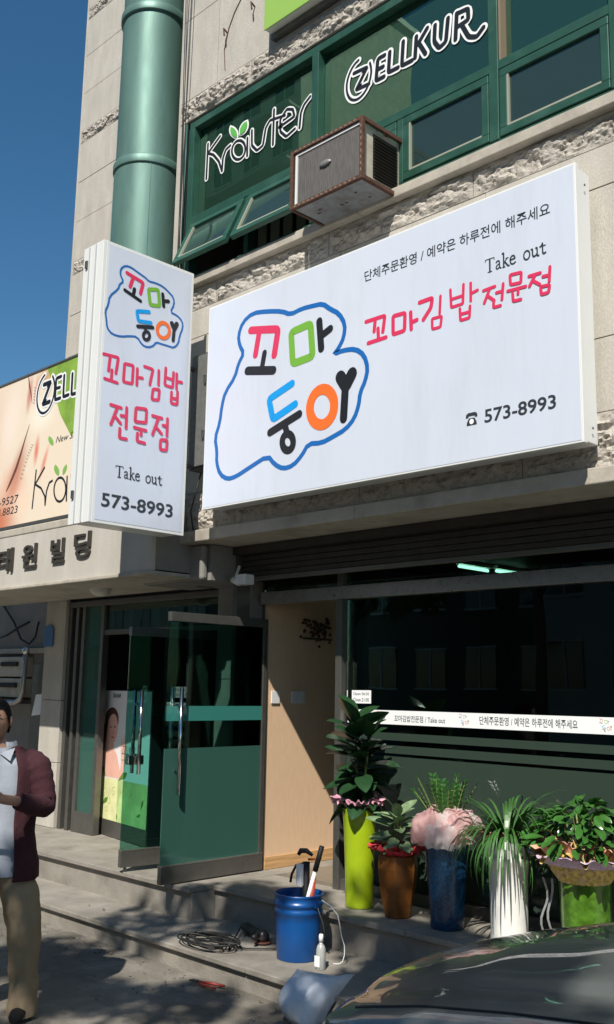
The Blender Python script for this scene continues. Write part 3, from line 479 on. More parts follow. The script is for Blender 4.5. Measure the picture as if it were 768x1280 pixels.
# rooms behind the glass
rm = MB(); rm.box(-6.6, 1.0, 5.25, 8.5, 4.9, 5.0); rm.box(-6.6, 1.0, 5.25, 8.5, 6.9, 7.0); rm.box(-6.6, 1.0, 8.5, 8.6, 5.0, 6.9); rm.box(-6.7, -6.6, 5.25, 8.6, 5.0, 6.9); rm.box(1.0, 1.1, 5.25, 8.6, 5.0, 6.9)
rm.build('upper_room', P('upper_room_paint', (.10,.11,.09), .9), B)
for k in range(9):
    x = -6.2+k*.16; MB().box(x, x+.11, 5.35, 5.36, 5.05, 6.85).build('blind_strip', P('blind', (.25,.27,.20), .8) if k == 0 else bpy.data.materials['blind'], B)

# ---- entrance (left)
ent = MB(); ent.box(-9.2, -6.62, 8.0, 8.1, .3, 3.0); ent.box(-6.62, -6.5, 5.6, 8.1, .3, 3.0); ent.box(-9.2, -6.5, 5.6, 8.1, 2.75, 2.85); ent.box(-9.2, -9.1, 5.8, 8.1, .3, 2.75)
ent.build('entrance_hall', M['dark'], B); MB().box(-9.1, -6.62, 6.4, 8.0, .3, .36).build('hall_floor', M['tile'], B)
pp = [(.365, 1.0), (1.0, 1.62), (1.62, 2.66)]
for z0, z1 in pp: panel(-9.38, -8.99, z0, z1, 5.46, 'stone', t=.2)
MB().box(-9.37, -8.985, 5.50, 5.8, .33, 2.66).build('pillar_core', M['joint'], B)
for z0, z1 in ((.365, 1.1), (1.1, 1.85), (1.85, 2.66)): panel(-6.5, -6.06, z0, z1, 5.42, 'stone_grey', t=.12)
MB().box(-6.5, -6.05, 5.55, 5.7, .33, 2.9).build('pillar_core', M['joint'], B)
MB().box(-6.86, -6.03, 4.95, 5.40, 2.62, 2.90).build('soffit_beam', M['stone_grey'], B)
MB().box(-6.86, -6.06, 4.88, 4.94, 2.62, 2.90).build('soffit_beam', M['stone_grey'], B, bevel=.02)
ef = MB()
for x in (-8.97, -8.84, -8.72, -8.38): ef.box(x, x+.05, 5.49, 5.56, .366, 2.56)
ef.box(-8.98, -6.52, 5.485, 5.565, 2.562, 2.62); ef.box(-8.67, -8.38, 5.49, 5.555, .366, .56)
efo = ef.build('entrance_frame', M['steeldark'], B, bevel=.003)
MB().box(-8.67, -8.38, 5.52, 5.526, .56, 2.56).build('pane', GL['frost'], efo)
MB().box(-8.33, -6.52, 5.52, 5.526, 2.32, 2.56).build('pane', GL['shop'], efo); MB().box(-8.33, -6.52, 5.50, 5.55, 2.27, 2.318).build('door_header', M['steeldark'], efo)
def door(name, hinge, free, z0, z1, label, frost_to, band, hz, side=1):
    """glass door leaf between two plan points"""
    h = Vector(hinge); f = Vector(free); L = (f-h).length; ang = math.atan2(f.y-h.y, f.x-h.x)
    T = Matrix.Translation((h.x, h.y, 0)) @ Matrix.Rotation(ang, 4, 'Z')
    o = MB().box(.036, L, -.005, .005, frost_to or z0+.125, z1-.07, T).build(name, GL['door'], B, label=label)
    MB().box(0, L, -.022, .022, z0, z0+.125, T).build('bottom_strip', M['steeldark'], o, bevel=.003); MB().box(0, L, -.022, .022, z1-.07, z1, T).build('top_rail', M['steeldark'], o, bevel=.003)
    MB().box(0, L, -.0235, .0235, z0+.1205, z0+.13, T).build('rail_edge', M['steel'], o)
    zb = z0+.125
    MB().box(0, .035, -.02, .02, zb, z1-.07, T).build('stile', M['steeldark'], o)
    if frost_to:
        MB().box(.036, L, -.005, .005, zb, frost_to, T).build('frosted_pane', GL['frost'], o); zb = frost_to
    if band: MB().box(.036, L, .0065, .0075, band[0], band[1], T).box(.036, L, -.0075, -.0065, band[0], band[1], T).build('safety_band', GL['band'], o)
    for s in (1, -1):
        hb = MB(); x = L-.10; yy = s*.055
        hb.tube([T @ Vector((x, yy, hz[0])), T @ Vector((x, yy, hz[1]))], .015, 12)
        for zz in (hz[0]+.22*(hz[1]-hz[0]), hz[1]-.17*(hz[1]-hz[0])): hb.tube([T @ Vector((x, s*.006, zz)), T @ Vector((x, yy, zz))], .009, 8)
        hb.build('handle', M['chrome'], o, smooth=True)
    return o, T, L
d1, T1, L1 = door('glass_door', (-5.99, 5.52), (-5.99, 4.53), .375, 2.34, 'tall shop door with frosted green lower pane, swung open towards the street', 1.33, (1.53, 1.64), (1.0, 1.78))
d2, T2, L2 = door('glass_door', (-6.52, 5.50), (-6.62, 4.62), .40, 2.25, 'clear green entrance door standing open behind the shop door', None, None, (1.1, 1.75))
MB().box(L2-.16, L2-.02, -.028, .028, 1.17, 1.24, T2).build('lock', M['chrome'], d2, bevel=.006)
MB().tube([T2 @ Vector((L2-.05, 0, .40)), T2 @ Vector((L2-.05, 0, .372))], .012, 8).build('floor_pin', M['steeldark'], d2)

# ---- canopy over the entrance
cn = MB()
for x0, x1 in ((-10.6, -9.15), (-9.15, -7.8), (-7.8, -6.22)): MB().box(x0+.001, x1-.001, 4.50, 4.54, 2.67, 3.14).build('canopy_fascia', M['canopy'], B, bevel=.002)
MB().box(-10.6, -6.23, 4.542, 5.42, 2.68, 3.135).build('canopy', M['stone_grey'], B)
MB().box(-10.6, -6.21, 4.48, 5.41, 2.635, 2.668).build('canopy_trim', M['ledge'], B, bevel=.008)
MB().box(-10.6, -6.24, 4.495, 5.40, 3.142, 3.215).build('canopy_cap', M['ledge'], B, bevel=.01)
# ---- shop front (right)
sf = MB(); sf.box(-6.0, 2.0, 5.46, 5.54, 2.46, 2.56)
sfo = sf.build('shopfront_window', M['steel'], B, bevel=.003, label='wide shop window with steel transom and lettered white strip')
MB().box(-5.13, -5.07, 5.44, 5.56, .366, 2.459).build('post', M['steeldark'], sfo, bevel=.003)
MB().box(-5.13, -5.07, 5.45, 5.55, 2.562, 2.80).build('post', M['steeldark'], sfo, bevel=.003)
MB().box(-5.068, 2.0, 5.45, 5.55, .366, .44).build('sill_rail', M['steeldark'], sfo)
MB().box(-5.045, -5.03, 5.465, 5.475, 1.60, 1.99).build('edge_trim', M['chrome'], sfo)
MB().box(-5.066, 2.0, 5.502, 5.51, .44, 2.46).build('glass_pane', GL['shop'], sfo)
MB().box(-6.0, 2.0, 5.50, 5.508, 2.562, 2.90).build('transom_glass', GL['shop'], sfo)
for z0, z1 in ((.44, 1.325), (1.345, 1.40), (1.435, 1.487)):
    MB().box(-5.06, 2.0, 5.499, 5.5005, z0, z1).build('window_film', GL['film'], sfo)
st = MB().quad((-5.05,5.4975,1.545),(-.5,5.4975,1.555),(-.5,5.4975,1.66),(-5.05,5.4975,1.642)).build('lettered_strip', M['white'], sfo, label='white strip printed with Korean take-out lettering')
S2 = XZ(5.4972)
def mini_logo(cx, cz, h):
    s = h/1.24; strokes([i for i in BIG_LOGO if i[0] != 'outline'], S2, st, .0002, .00003, 'strip_emblem', xf=lambda a, b: (cx+(a+5.08)*s, cz+(b-3.83)*s), wscale=s*.8)
for x in (-4.75, -4.02, -2.99, -1.9): mini_logo(x, 1.592+(x+4.7)*.003, .095)
text('꼬마김밥전문점 / Take out', S2, -4.60, 1.567, -4.15, 1.612, M['ink'], st, .0004, .008)
text('단체주문환영 / 예약은 하루전에 해주세요', S2, -3.87, 1.573, -3.15, 1.628, M['ink'], st, .0004, .008)
text('꼬마김밥전문점 / Take out', S2, -2.80, 1.583, -2.1, 1.63, M['ink'], st, .0004, .008)
hs = MB().quad((-5.01,5.4978,1.685),(-4.82,5.4978,1.687),(-4.82,5.4978,1.782),(-5.01,5.4978,1.78)).build('opening_hours_card', M['white'], sfo)
text('Open 06:30', S2, -4.995, 1.74, -4.84, 1.765, M['ink'], hs, .0004, .005); text('Close 21:00', S2, -4.995, 1.70, -4.84, 1.725, M['ink'], hs, .0004, .005)
# rolling shutter above
sh = MB().box(-6.02, 2.0, 5.16, 5.34, 2.84, 2.90).build('roller_shutter', M['shutter'], B)
zz = 2.66
for k in range(4):
    MB().box(-6.02, 2.0, 5.235+.004*(k % 2), 5.262, zz, zz+.041).build('slat', M['shutter'], sh, bevel=.006); zz += .044
MB().box(-6.02, 2.0, 5.225, 5.27, 2.625, 2.657).build('bottom_bar', M['steeldark'], sh, bevel=.003)
MB().box(-6.05, -6.0, 5.20, 5.34, .37, 2.9).build('shutter_guide', M['steeldark'], sh)
# interior
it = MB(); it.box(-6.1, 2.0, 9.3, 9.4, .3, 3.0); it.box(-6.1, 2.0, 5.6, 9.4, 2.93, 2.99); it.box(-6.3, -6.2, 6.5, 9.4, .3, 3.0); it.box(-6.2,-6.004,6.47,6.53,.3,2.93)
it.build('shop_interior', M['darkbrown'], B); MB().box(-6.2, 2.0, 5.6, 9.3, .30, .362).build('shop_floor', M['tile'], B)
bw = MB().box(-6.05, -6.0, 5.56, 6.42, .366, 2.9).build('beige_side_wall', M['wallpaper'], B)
MB().box(-5.999, -5.985, 5.562, 6.42, .366, .46).build('skirting', M['wood'], bw, bevel=.002)
MB().box(-6.05, -5.98, 6.422, 6.49, .366, 2.9).build('door_casing', M['darkbrown'], bw)
for y0, y1 in ((5.60, 5.69), (5.83, 5.90), (5.91, 5.98)): MB().box(-5.998, -5.988, y0, y1, 1.66, 1.76).build('switch_plate', M['plasticwhite'], bw, bevel=.002)
fl = MB()
for k in range(70):
    y = random.gauss(6.12, .09); z = random.gauss(2.30, .045); s = .014; fl.sphere((-5.97+random.uniform(-.01,.02), y, z), s, n=5, m=4)
MB().box(-5.998, -5.98, 5.95, 6.3, 2.20, 2.215).build('wall_shelf', M['darkbrown'], bw)
fl.build('dried_flowers', P('dried_flowers', (.06,.03,.02), .9, noise_amt=.4), bw, kind='stuff')
for (x, y) in ((-5.16, 7.27), (-5.10, 7.76), (-3.3, 7.25)):
    L_ = empty('tube_light', (x, y, 2.9), 'glowing fluorescent tube on the dark shop ceiling, %s' % ('nearest the post' if (x, y) == (-5.16, 7.27) else 'right behind the nearest one' if y > 7.5 else 'further right in the shop'), 'lamp', 'fluorescent tubes on the shop ceiling')
    MB().box(x-.03, x+.03, y-.24, y+.24, 2.895, 2.925).build('fitting', M['plasticwhite'], L_)
    MB().tube([(x, y-.22, 2.875), (x, y+.22, 2.875)], .014, 10).build('tube', P('lit_tube', (.8,.9,.85), .4, em=(.55,1,.85), ems=3.2), L_)
# ================================================================== SIGNS
SG = empty('shop_signboard', (-4.16, 4.62, 3.1), 'large white lightbox signboard with the big Korean cloud logo above the shop window', 'sign')
MB().box(-5.755, -2.575, 4.66, 4.80, 3.12, 4.71).build('cabinet', M['signedge'], SG, bevel=.004)
MB().box(-5.77, -2.56, 4.622, 4.66, 3.105, 4.722).build('edge_frame', M['signedge'], SG, bevel=.003)
MB().box(-5.757, -2.573, 4.6202, 4.6219, 3.118, 4.709).build('face_panel', M['signwhite'], SG)
MB().box(-5.7, -2.62, 4.80, 4.85, 3.2, 3.24).box(-5.7, -2.62, 4.80, 4.85, 4.5, 4.54).build('mounting_rail', M['steeldark'], SG)
strokes([(c, cl, w*(2.0 if c == 'outline' else 1.65), p) for c, cl, w, p in BIG_LOGO], XZ(4.62), SG, .0012)
strokes([(c, cl, w*(1.5 if p[0][0] < -3.62 else 1.05), p) for c, cl, w, p in BIG_TEXT], XZ(4.62), SG, .0012, label='crimson hand-drawn Korean shop name')
text('단체주문환영 / 예약은 하루전에 해주세요', XZ(4.62), -4.132, 4.462, -2.725, 4.54, M['ink'], SG, .0012, .008)
def serif_takeout(pm, a0, b0, a1, b1, parent, d=.0012, drop=0):
    """Take out in a light roman face, drawn as strokes; unit box 5.2 x 1"""
    sx = (a1-a0)/5.35; sz = (b1-b0); w = .105; t = .065
    L = [((.0,.97),(.78,.97),t),((.0,.97),(.0,.82),t),((.78,.97),(.78,.82),t),((.39,.95),(.39,.0),w*1.3),((.22,.0),(.56,.0),t)]
    def seq(pts, ww, closed=0): return (closed, ww, pts)
    A = [seq([(.0,.82),(.0,.97),(.78,.97),(.78,.82)], t), seq([(.39,.95),(.39,.0)], w*1.35), seq([(.22,.0),(.56,.0)], t),
         seq([(.95,.52),(1.05,.62),(1.22,.58),(1.24,.42),(1.24,.08),(1.36,.02)], w), seq([(1.22,.38),(1.0,.28),(.93,.12),(1.05,.0),(1.22,.12)], w*.9),
         seq([(1.5,1.02),(1.6,1.05),(1.6,.0)], w*1.2), seq([(1.5,.0),(1.72,.0)], t), seq([(1.62,.28),(1.9,.6)], t*1.1), seq([(1.7,.36),(1.98,.0),(2.06,.0)], w*1.1), seq([(1.8,.6),(2.0,.6)], t),
         seq([(2.16,.36),(2.58,.38),(2.5,.6),(2.32,.64),(2.18,.5),(2.15,.3),(2.22,.08),(2.4,.0),(2.6,.1)], w),
         (1, w, [(3.12+.25*math.cos(a), .31+.32*math.sin(a)) for a in [k*math.pi/9 for k in range(18)]]),
         seq([(3.5,.6),(3.6,.6),(3.6,.15),(3.7,.02),(3.88,.08),(3.98,.2)], w*1.1), seq([(3.88,.6),(3.98,.6),(3.98,.02),(4.1,.0)], w*1.1),
         seq([(4.22,.58),(4.36,.62),(4.42,.8),(4.42,.12),(4.5,.0),(4.66,.06)], w*1.1), seq([(4.36,.59),(4.66,.59)], t)]
    items = [('ink', c, ww*sz, [(a0+(x*1.04+(.45 if p[0][0] > 2.8 else 0))*sx, b0+z*sz+drop*x/5.2) for x, z in p]) for c, ww, p in A]
    strokes(items, pm, parent, d)
serif_takeout(XZ(4.62), -3.168, 4.238, -2.755, 4.322, SG)
text('573-8993', XZ(4.62), -3.19, 3.32, -2.72, 3.402, M['ink'], SG, .0012, .018)
ph = MB(); pm = XZ(4.62)
cx, cz = -3.28, 3.325
ph.quad(*[pm(cx+a*.036, cz+b*.075, .0012) for a, b in ((-1,0),(1,0),(.95,.25),(.55,.58),(-.55,.58),(-.95,.25))])
ph.quad(*[pm(cx+a*.036, cz+b*.075, .0014) for a, b in ((-1.15,.62),(-.65,.62),(-.6,.75),(.6,.75),(.65,.62),(1.15,.62),(1.1,.88),(.7,1.02),(-.7,1.02),(-1.1,.88))])
ph.build('telephone_symbol', M['ink'], SG)
phw = MB(); phw.quad(*[pm(cx+.016*math.cos(a), cz+.022+.016*math.sin(a), .0018) for a in [k*math.pi/8 for k in range(16)]]).build('telephone_symbol_dial', M['white'], SG)
for x in (-2.567,):
    for z in (3.2, 4.62): MB().tube([(x+.006, 4.72, z), (x+.009, 4.72, z)], .008, 8).build('screw', M['steeldark'], SG)

TS = empty('projecting_sign', (-6.03, 3.7, 2.9), 'tall narrow white lightbox sign projecting from the wall left of the big signboard', 'sign')
MB().box(-6.165, -5.93, 3.74, 4.55, 2.925, 5.01).build('cabinet', M['signedge'], TS, bevel=.003)
MB().box(-6.17, -5.905, 3.715, 3.74, 2.912, 5.03).build('front_edge', M['signedge'], TS, bevel=.003)
MB().box(-6.09, -6.082, 3.708, 3.714, 2.92, 5.02).box(-6.0, -5.994, 3.706, 3.714, 2.92, 5.02).build('edge_seam', P('seam_grey', (.45,.47,.48), .4), TS)
MB().box(-5.93, -5.903, 3.741, 3.765, 2.912, 5.03).box(-5.93, -5.903, 4.535, 4.56, 2.912, 5.03).box(-5.93, -5.903, 3.766, 4.534, 2.912, 2.935).box(-5.93, -5.903, 3.766, 4.534, 5.007, 5.03).build('edge_frame', M['signedge'], TS, bevel=.002)
MB().box(-5.93, -5.9015, 3.7655, 4.5345, 2.9355, 5.0065).build('face_panel', M['signwhite'], TS)
for z in (4.86, 3.10): MB().box(-6.13, -6.105, 3.70, 3.713, z, z+.06).build('latch', M['steeldark'], TS, bevel=.002)
for z in (3.5, 4.3):
    MB().tube([(-6.05, 4.55, z), (-6.05, 4.87, z)], .02, 8).build('bracket', M['steeldark'], TS)
strokes([(c, cl, w*(1.5 if c == 'outline' else 1.5), p) for c, cl, w, p in TALL_LOGO], YZ(-5.9), TS, .0005); strokes([(c, cl, w*1.25, p) for c, cl, w, p in TALL_TEXT], YZ(-5.9), TS, .0005, label='crimson hand-drawn Korean shop name in two lines')
serif_takeout(YZ(-5.9), 3.92, 3.268, 4.335, 3.352, TS, .0005)
text('573-8993', YZ(-5.9), 3.812, 3.034, 4.446, 3.136, M['ink'], TS, .0005, .018)
# cabinet between the two signs
CB = empty('wall_cabinet', (-5.98, 4.72, 3.4), 'dull grey metal cabinet with latches in the gap between the two white signs', 'cabinet')
MB().box(-6.08, -5.86, 4.72, 4.848, 3.47, 4.42).build('case', M['steeldark'], CB, bevel=.006)
MB().box(-6.07, -5.87, 4.705, 4.719, 3.49, 4.40).build('lid', P('grey_lid', (.22,.22,.21), .45, metal=.4, noise_amt=.15), CB, bevel=.004)
for z in (3.7, 4.15):
    MB().box(-5.90, -5.875, 4.69, 4.704, z, z+.07).build('latch', M['chrome'], CB, bevel=.003)
tag(MB().tube([(-6.02, 4.80, 3.46), (-6.0, 4.74, 3.3), (-6.08, 4.76, 3.15), (-6.12, 4.82, 3.02), (-6.13, 4.84, 2.92)], .007, 6).build('cable', M['rubber'], smooth=True), 'short black cable hanging below the cabinet between the signs', 'cable')

# cosmetics board above the canopy
skin = printmat('skin_close_up_print', (.82,.70,.55), [
 (-9.3, 4.2, 1.0, 1.1, 0, (.80,.60,.47), .9), (-8.75, 3.30, .55, .42, 10, (.60,.19,.09), .95), (-8.50, 3.62, .34, .30, 20, (.74,.38,.25), .95),
 (-8.62, 4.30, .26, .50, 8, (.87,.74,.62), .8), (-8.44, 3.78, .17, .42, 26, (.58,.27,.18), .95), (-8.30, 4.50, .07, .26, 6, (.60,.24,.18), .95), (-8.18, 4.52, .05, .20, 6, (.76,.40,.36), .95), (-8.05, 4.25, .34, .22, 0, (.88,.82,.68), .9),
 (-8.10, 3.92, .06, .20, 6, (.72,.22,.14), .95), (-7.95, 3.78, .05, .24, 22, (.74,.30,.20), .95), (-8.3, 3.45, .22, .26, 0, (.86,.66,.50), .95), (-8.0, 4.62, .26, .12, 0, (.62,.38,.18), .95)])
CBD = empty('cosmetics_board', (-8.4, 4.5, 3.25), 'cosmetics advertising board with a close-up face, green corner and Zellkur lettering above the canopy', 'sign')
MB().box(-10.7, -7.30, 4.502, 4.56, 3.25, 4.695).build('panel', skin, CBD)
MB().box(-10.72, -7.28, 4.497, 4.565, 3.218, 3.248).build('bottom_frame', M['steeldark'], CBD, bevel=.003)
MB().box(-10.72, -7.28, 4.49, 4.585, 4.697, 4.712).build('top_frame', M['steel'], CBD, bevel=.003)
mgr = P('print_leaf_green', (.25,.42,.06), .35, noise_amt=.35, nscale=3)
poly([(max(-8.6, min(-7.31, a)), min(4.69, b)) for a, b in [(-8.0,4.69),(-7.31,4.69),(-7.31,4.10),(-7.5,3.95),(-7.72,4.20),(-7.83,4.40),(-7.92,4.58)]], XZ(4.5), -.001, 'printed_leaf', mgr, CBD)
strokes([(c, cl, w*1.25, p) for c, cl, w, p in BOARD_Z], XZ(4.5), CBD, .0005); strokes(BOARD_K, XZ(4.5), CBD, .0005)
for p in BOARD_LEAF: poly(p, XZ(4.5), .0002, 'printed_leaf', P('print_leaf', (.22,.45,.10), .4), CBD)
text('New Skin', XZ(4.5), -7.76, 3.935, -7.36, 3.995, M['ink'], CBD, .0005, -.004, .3)
text('038-9527', XZ(4.5), -8.98, 3.465, -8.375, 3.54, M['ink'], CBD, .0005, -.004, .1); text('574.8823', XZ(4.5), -8.92, 3.365, -8.375, 3.435, M['ink'], CBD, .0005, -.006, .1)
db = P('print_brown', (.16,.06,.04), .4)
def taper(pts, w0, w1, d, name='printed_line'):
    mb = MB(); n = len(pts)
    for i in range(n-1):
        a = Vector(pts[i]); b = Vector(pts[i+1]); t = (b-a).normalized(); nn = Vector((-t.y, t.x)); f = lambda k: (w0+(w1-w0)*k/(n-1))*math.sin(math.pi*min(1, (k+.6)/n))
        mb.quad(*[XZ(4.5)(q.x, q.y, d) for q in (a+nn*f(i), b+nn*f(i+1), b-nn*f(i+1), a-nn*f(i))])
    mb.build(name, db, CBD)
taper([(-8.02,4.22),(-8.08,4.10),(-8.14,3.98),(-8.22,3.85),(-8.33,3.70),(-8.46,3.58)][::-1] if False else [(-8.26,4.20),(-8.33,4.06),(-8.39,3.93),(-8.46,3.80),(-8.55,3.68),(-8.62,3.60)], .007, .028, .0004)
taper([(-8.34,4.68),(-8.31,4.58),(-8.27,4.50),(-8.24,4.40)], .014, .006, .0004)
for k in range(11):
    t = k/10; x = -8.20-.17*t; z = 4.0-.30*t+.03*math.sin(t*3); taper([(x, z), (x+.012, z-.012), (x+.026, z-.018), (x+.040, z-.016), (x+.05, z-.008)], .003, .001, .0006, 'printed_lash')
for k in range(6):
    t = k/5; x = -8.22+.0*t; z = 4.56-.15*t; taper([(x, z), (x+.012, z-.010), (x+.024, z-.014), (x+.036, z-.010)], .003, .001, .0006, 'printed_lash')

# lime sign at the top
LS = empty('lime_signboard', (-4, 4.75, 7), 'lime green signboard edge above the green ribbon window at the top', 'sign')
MB().box(-5.33, -1.0, 4.735, 4.848, 7.0, 7.9).build('cabinet', P('white_return', (.7,.72,.68), .4), LS, bevel=.003)
MB().box(-5.335, -.995, 4.725, 4.734, 6.996, 7.904).build('face_panel', M['limesign'], LS, bevel=.002)
# dark strip standing in for the shadow under the sign box
MB().box(-5.33, -1.0, 4.80, 4.849, 6.95, 6.996).build('bottom_strip', M['steeldark'], LS)

# bronze letters on the canopy
for ch, a0, a1, b0, b1, nm in (('태',-8.65,-8.37,2.807,3.032,'leftmost'),('원',-8.20,-7.94,2.817,3.037,'second from left'),('빌',-7.70,-7.475,2.827,3.042,'third from left'),('딩',-7.32,-7.07,2.842,3.062,'rightmost')):
    L_ = text(ch, XZ(4.5), a0, b0, a1, b1, M['bronze'], None, .012, .012, 0, .01, name='wall_letter')
    tag(L_, 'raised bronze Korean character on the pale stone canopy, %s in the row' % nm, 'letter', 'raised characters naming the building')
# dome lamp under canopy
DL = empty('dome_lamp', (-7.56, 4.93, 2.65), 'small round dome lamp under the stone canopy over the entrance', 'lamp')
MB().lathe([(.105, 0), (.11, -.012), (.10, -.022)], (-7.56, 4.93, 2.655), 24, cap0=False, cap1=True).build('rim', M['steel'], DL, smooth=True)
MB().lathe([(.098, -.02), (.09, -.05), (.065, -.075), (.03, -.088), (.002, -.09)], (-7.56, 4.93, 2.655), 24, cap0=False, cap1=True).build('shade', M['opal'], DL, smooth=True)
# camera under lintel
CC = empty('security_camera', (-5.9, 5.15, 2.7), 'small white camera fixed beneath the shutter at the left end of the shop front', 'camera')
MB().tube([(-5.98, 5.14, 2.64), (-5.82, 5.06, 2.60)], .032, 12).build('body', M['plasticwhite'], CC, smooth=True)
MB().tube([(-5.98, 5.16, 2.66), (-5.98, 5.2, 2.75)], .012, 8).build('arm', M['plasticwhite'], CC)
MB().box(-5.86, -5.74, 5.05, 5.15, 2.58, 2.66).build('hood', M['plasticwhite'], CC, bevel=.008)
# house number
HN = empty('house_number_plate', (-9.27, 5.45, 2.2), 'blue arched house number plate reading 26-3 on the left stone pillar', 'sign')
arch = [(-9.37,2.17),(-9.19,2.17),(-9.19,2.33)]+[(-9.28+.09*math.cos(R(a)), 2.33+.065*math.sin(R(a))) for a in range(15, 180, 15)]+[(-9.37,2.33)]
mb = MB(); mb.quad(*[(a, 5.447, b) for a, b in arch]).build('plate', P('plate_blue', (.02,.11,.30), .35), HN, solid=-.006)
strokes([('white', 1, .007, [(a+(-9.28-a)*.07, b+(2.28-b)*.07) for a, b in arch])], XZ(5.447), HN, .0012, name='border')
text('26-3', XZ(5.447), -9.345, 2.19, -9.21, 2.25, M['white'], HN, .0012, .02); text('도로명길', XZ(5.447), -9.335, 2.285, -9.225, 2.315, M['white'], HN, .0012, .0) if False else None

# air conditioner in a rusty frame
AC = empty('window_air_conditioner', (-4.35, 4.45, 5.1), 'old window air conditioner in a rusty slotted steel frame below the green window', 'air conditioner')
ax0, ax1, ay0, ay1, az0, az1 = -4.70, -4.01, 4.45, 4.90, 5.11, 5.56
fr = MB(); q = .028
for x in (ax0, ax1-q):
    for y in (ay0, ay1-q): fr.box(x, x+q, y, y+q, az0, az1)
for z in (az0, az1-q):
    for y in (ay0, ay1-q): fr.box(ax0+q, ax1-q, y, y+q, z, z+q)
    for x in (ax0, ax1-q): fr.box(x, x+q, ay0+q, ay1-q, z, z+q)
fr.build('rusty_frame', M['rust'], AC, bevel=.002)
hol = MB()
for k in range(14):
    x = ax0+.045+k*.0435
    for z in (az0+.009, az1-.019): hol.box(x, x+.022, ay0-.0015, ay0+.001, z, z+.010)
for k in range(8):
    z = az0+.05+k*.045; hol.box(ax1-.018, ax1-.009, ay0-.0015, ay0+.001, z, z+.022)
hol.build('frame_slots', P('slot_dirt', (.24,.17,.12), .8), AC)
MB().box(ax0+.045, ax1-.03, ay0+.03, ay1, az0+.032, az1-.032).build('case', M['acpaint'], AC, bevel=.004)
bz = MB(); bz.box(ax0+.042, ax0+.062, ay0+.012, ay0+.03, az0+.035, az1-.035).box(ax0+.063, ax1-.03, ay0+.012, ay0+.03, az1-.05, az1-.033).build('bezel', M['signedge'], AC)
MB().box(ax0+.063, ax1-.032, ay0+.020, ay0+.029, az0+.034, az1-.052).build('rear_grille', M['acgrille'], AC)
fins = MB()
for k in range(30):
    x = ax0+.07+k*.0188; fins.box(x, x+.006, ay0+.016, ay0+.0195, az0+.036, az1-.055)
fins.build('fins', M['acgrille'], AC, kind='stuff')
MB().lathe([(.055, 0), (.052, .006), (.03, .011), (.002, .012)], (0,0,0), 24, cap0=False, cap1=True).build('badge', P('badge', (.26,.25,.24), .5, metal=.4), AC, smooth=True)
bd = bpy.context.scene.objects['badge']; bd.data.transform(Matrix.Translation((-4.365, ay0+.014, 5.35)) @ Matrix.Scale(.42, 4, (0,0,1)) @ Matrix.Rotation(R(90), 4, 'X'))
lv = MB()
for k in range(13):
    z = az0+.075+k*.024; T = Matrix.Translation((ax1-.028, 0, z)) @ Matrix.Rotation(R(35), 4, 'Y'); lv.box(-.003, .012, ay0+.15, ay1-.06, -.001, .001, T)
MB().box(ax1-.0305, ax1-.029, ay0+.14, ay1-.055, az0+.06, az1-.065).build('side_vent', M['black'], AC)
lv.build('louvre', P('louvre_brown', (.13,.10,.065), .6), AC)
MB().box(ax0+.03, ax1-.03, ay0+.03, ay1, az0+.006, az0+.030).build('base_pan', M['acbase'], AC, bevel=.003)
stn = MB()
for k in range(7):
    x = random.uniform(ax0+.12, ax1-.1); y = random.uniform(ay0+.1, ay1-.1); stn.quad(*[(x+.018*random.uniform(.4,1.6)*math.cos(a), y+.01*random.uniform(.5,1.6)*math.sin(a), az0+.0052) for a in [k2*.8 for k2 in range(8)]][::-1])
stn.build('rust_spots', M['rust'], AC)

# thin wires down the wall by the column
for k, (x, c) in enumerate(((-6.50, 'left'), (-6.44, 'middle'), (-6.41, 'right'))):
    pts = [(x+.012*math.sin(z*1.3+k*2)+.02*math.sin(z*.5+k), 4.82-.01*k, z) for z in [5.3+.35*j for j in range(18)]]
    tag(MB().tube(pts, .0045, 5).build('cable', M['rubber'], smooth=True), 'thin dark cable running down the wall beside the green column, %s of three' % c, 'cable', 'cables running down beside the green column')
ck = [(-5.6, 7.9), (-5.72, 7.65), (-5.86, 7.5), (-5.93, 7.38), (-5.98, 7.2), (-5.96, 7.0)]
tag(MB().tube([(a, 4.846, b) for a, b in ck], .004, 4).build('cable', M['rust']), 'crooked rusty wire stretched across the stone above the green window', 'cable')

# poster lightbox inside the entrance
PB = empty('poster_lightbox', (-7.8, 5.55, .37), 'free-standing lightbox poster of a woman over green leaves inside the entrance', 'poster')
A0 = Vector((-8.56, 5.66)); A1 = Vector((-7.42, 5.46)); Lw = (A1-A0).length; an = math.atan2(A1.y-A0.y, A1.x-A0.x)
TP = Matrix.Translation((A0.x, A0.y, 0)) @ Matrix.Rotation(an, 4, 'Z')
def PP(a, b, d=0): return tuple(TP @ Vector((a, -d, b)))
MB().box(0, Lw, .0, .30, .37, 1.74, TP).build('case', M['black'], PB, bevel=.004)
MB().box(0, Lw, -.012, -.001, .37, .51, TP).build('plinth', M['steeldark'], PB)
def q4(a0, a1, b0, b1, d, nm, mat): MB().quad(PP(a0,b0,d), PP(a1,b0,d), PP(a1,b1,d), PP(a0,b1,d)).build(nm, mat, PB)
q4(.01, Lw-.02, .90, 1.73, .003, 'printed_sky', P('poster_sky', (.62,.82,.86), .4)); q4(.01, .62, .90, 1.73, .0033, 'printed_light', P('poster_white', (.82,.82,.82), .4)); q4(.01, Lw-.02, .515, .90, .0036, 'printed_meadow', P('poster_green', (.45,.62,.25), .4, noise_amt=.25, nscale=5))
q4(.01, .50, .515, .90, .0039, 'printed_light', P('poster_yellow', (.80,.80,.42), .4, noise_amt=.15, nscale=6))
psk = P('poster_skin', (.85,.48,.38), .4, noise_amt=.08, nscale=8)
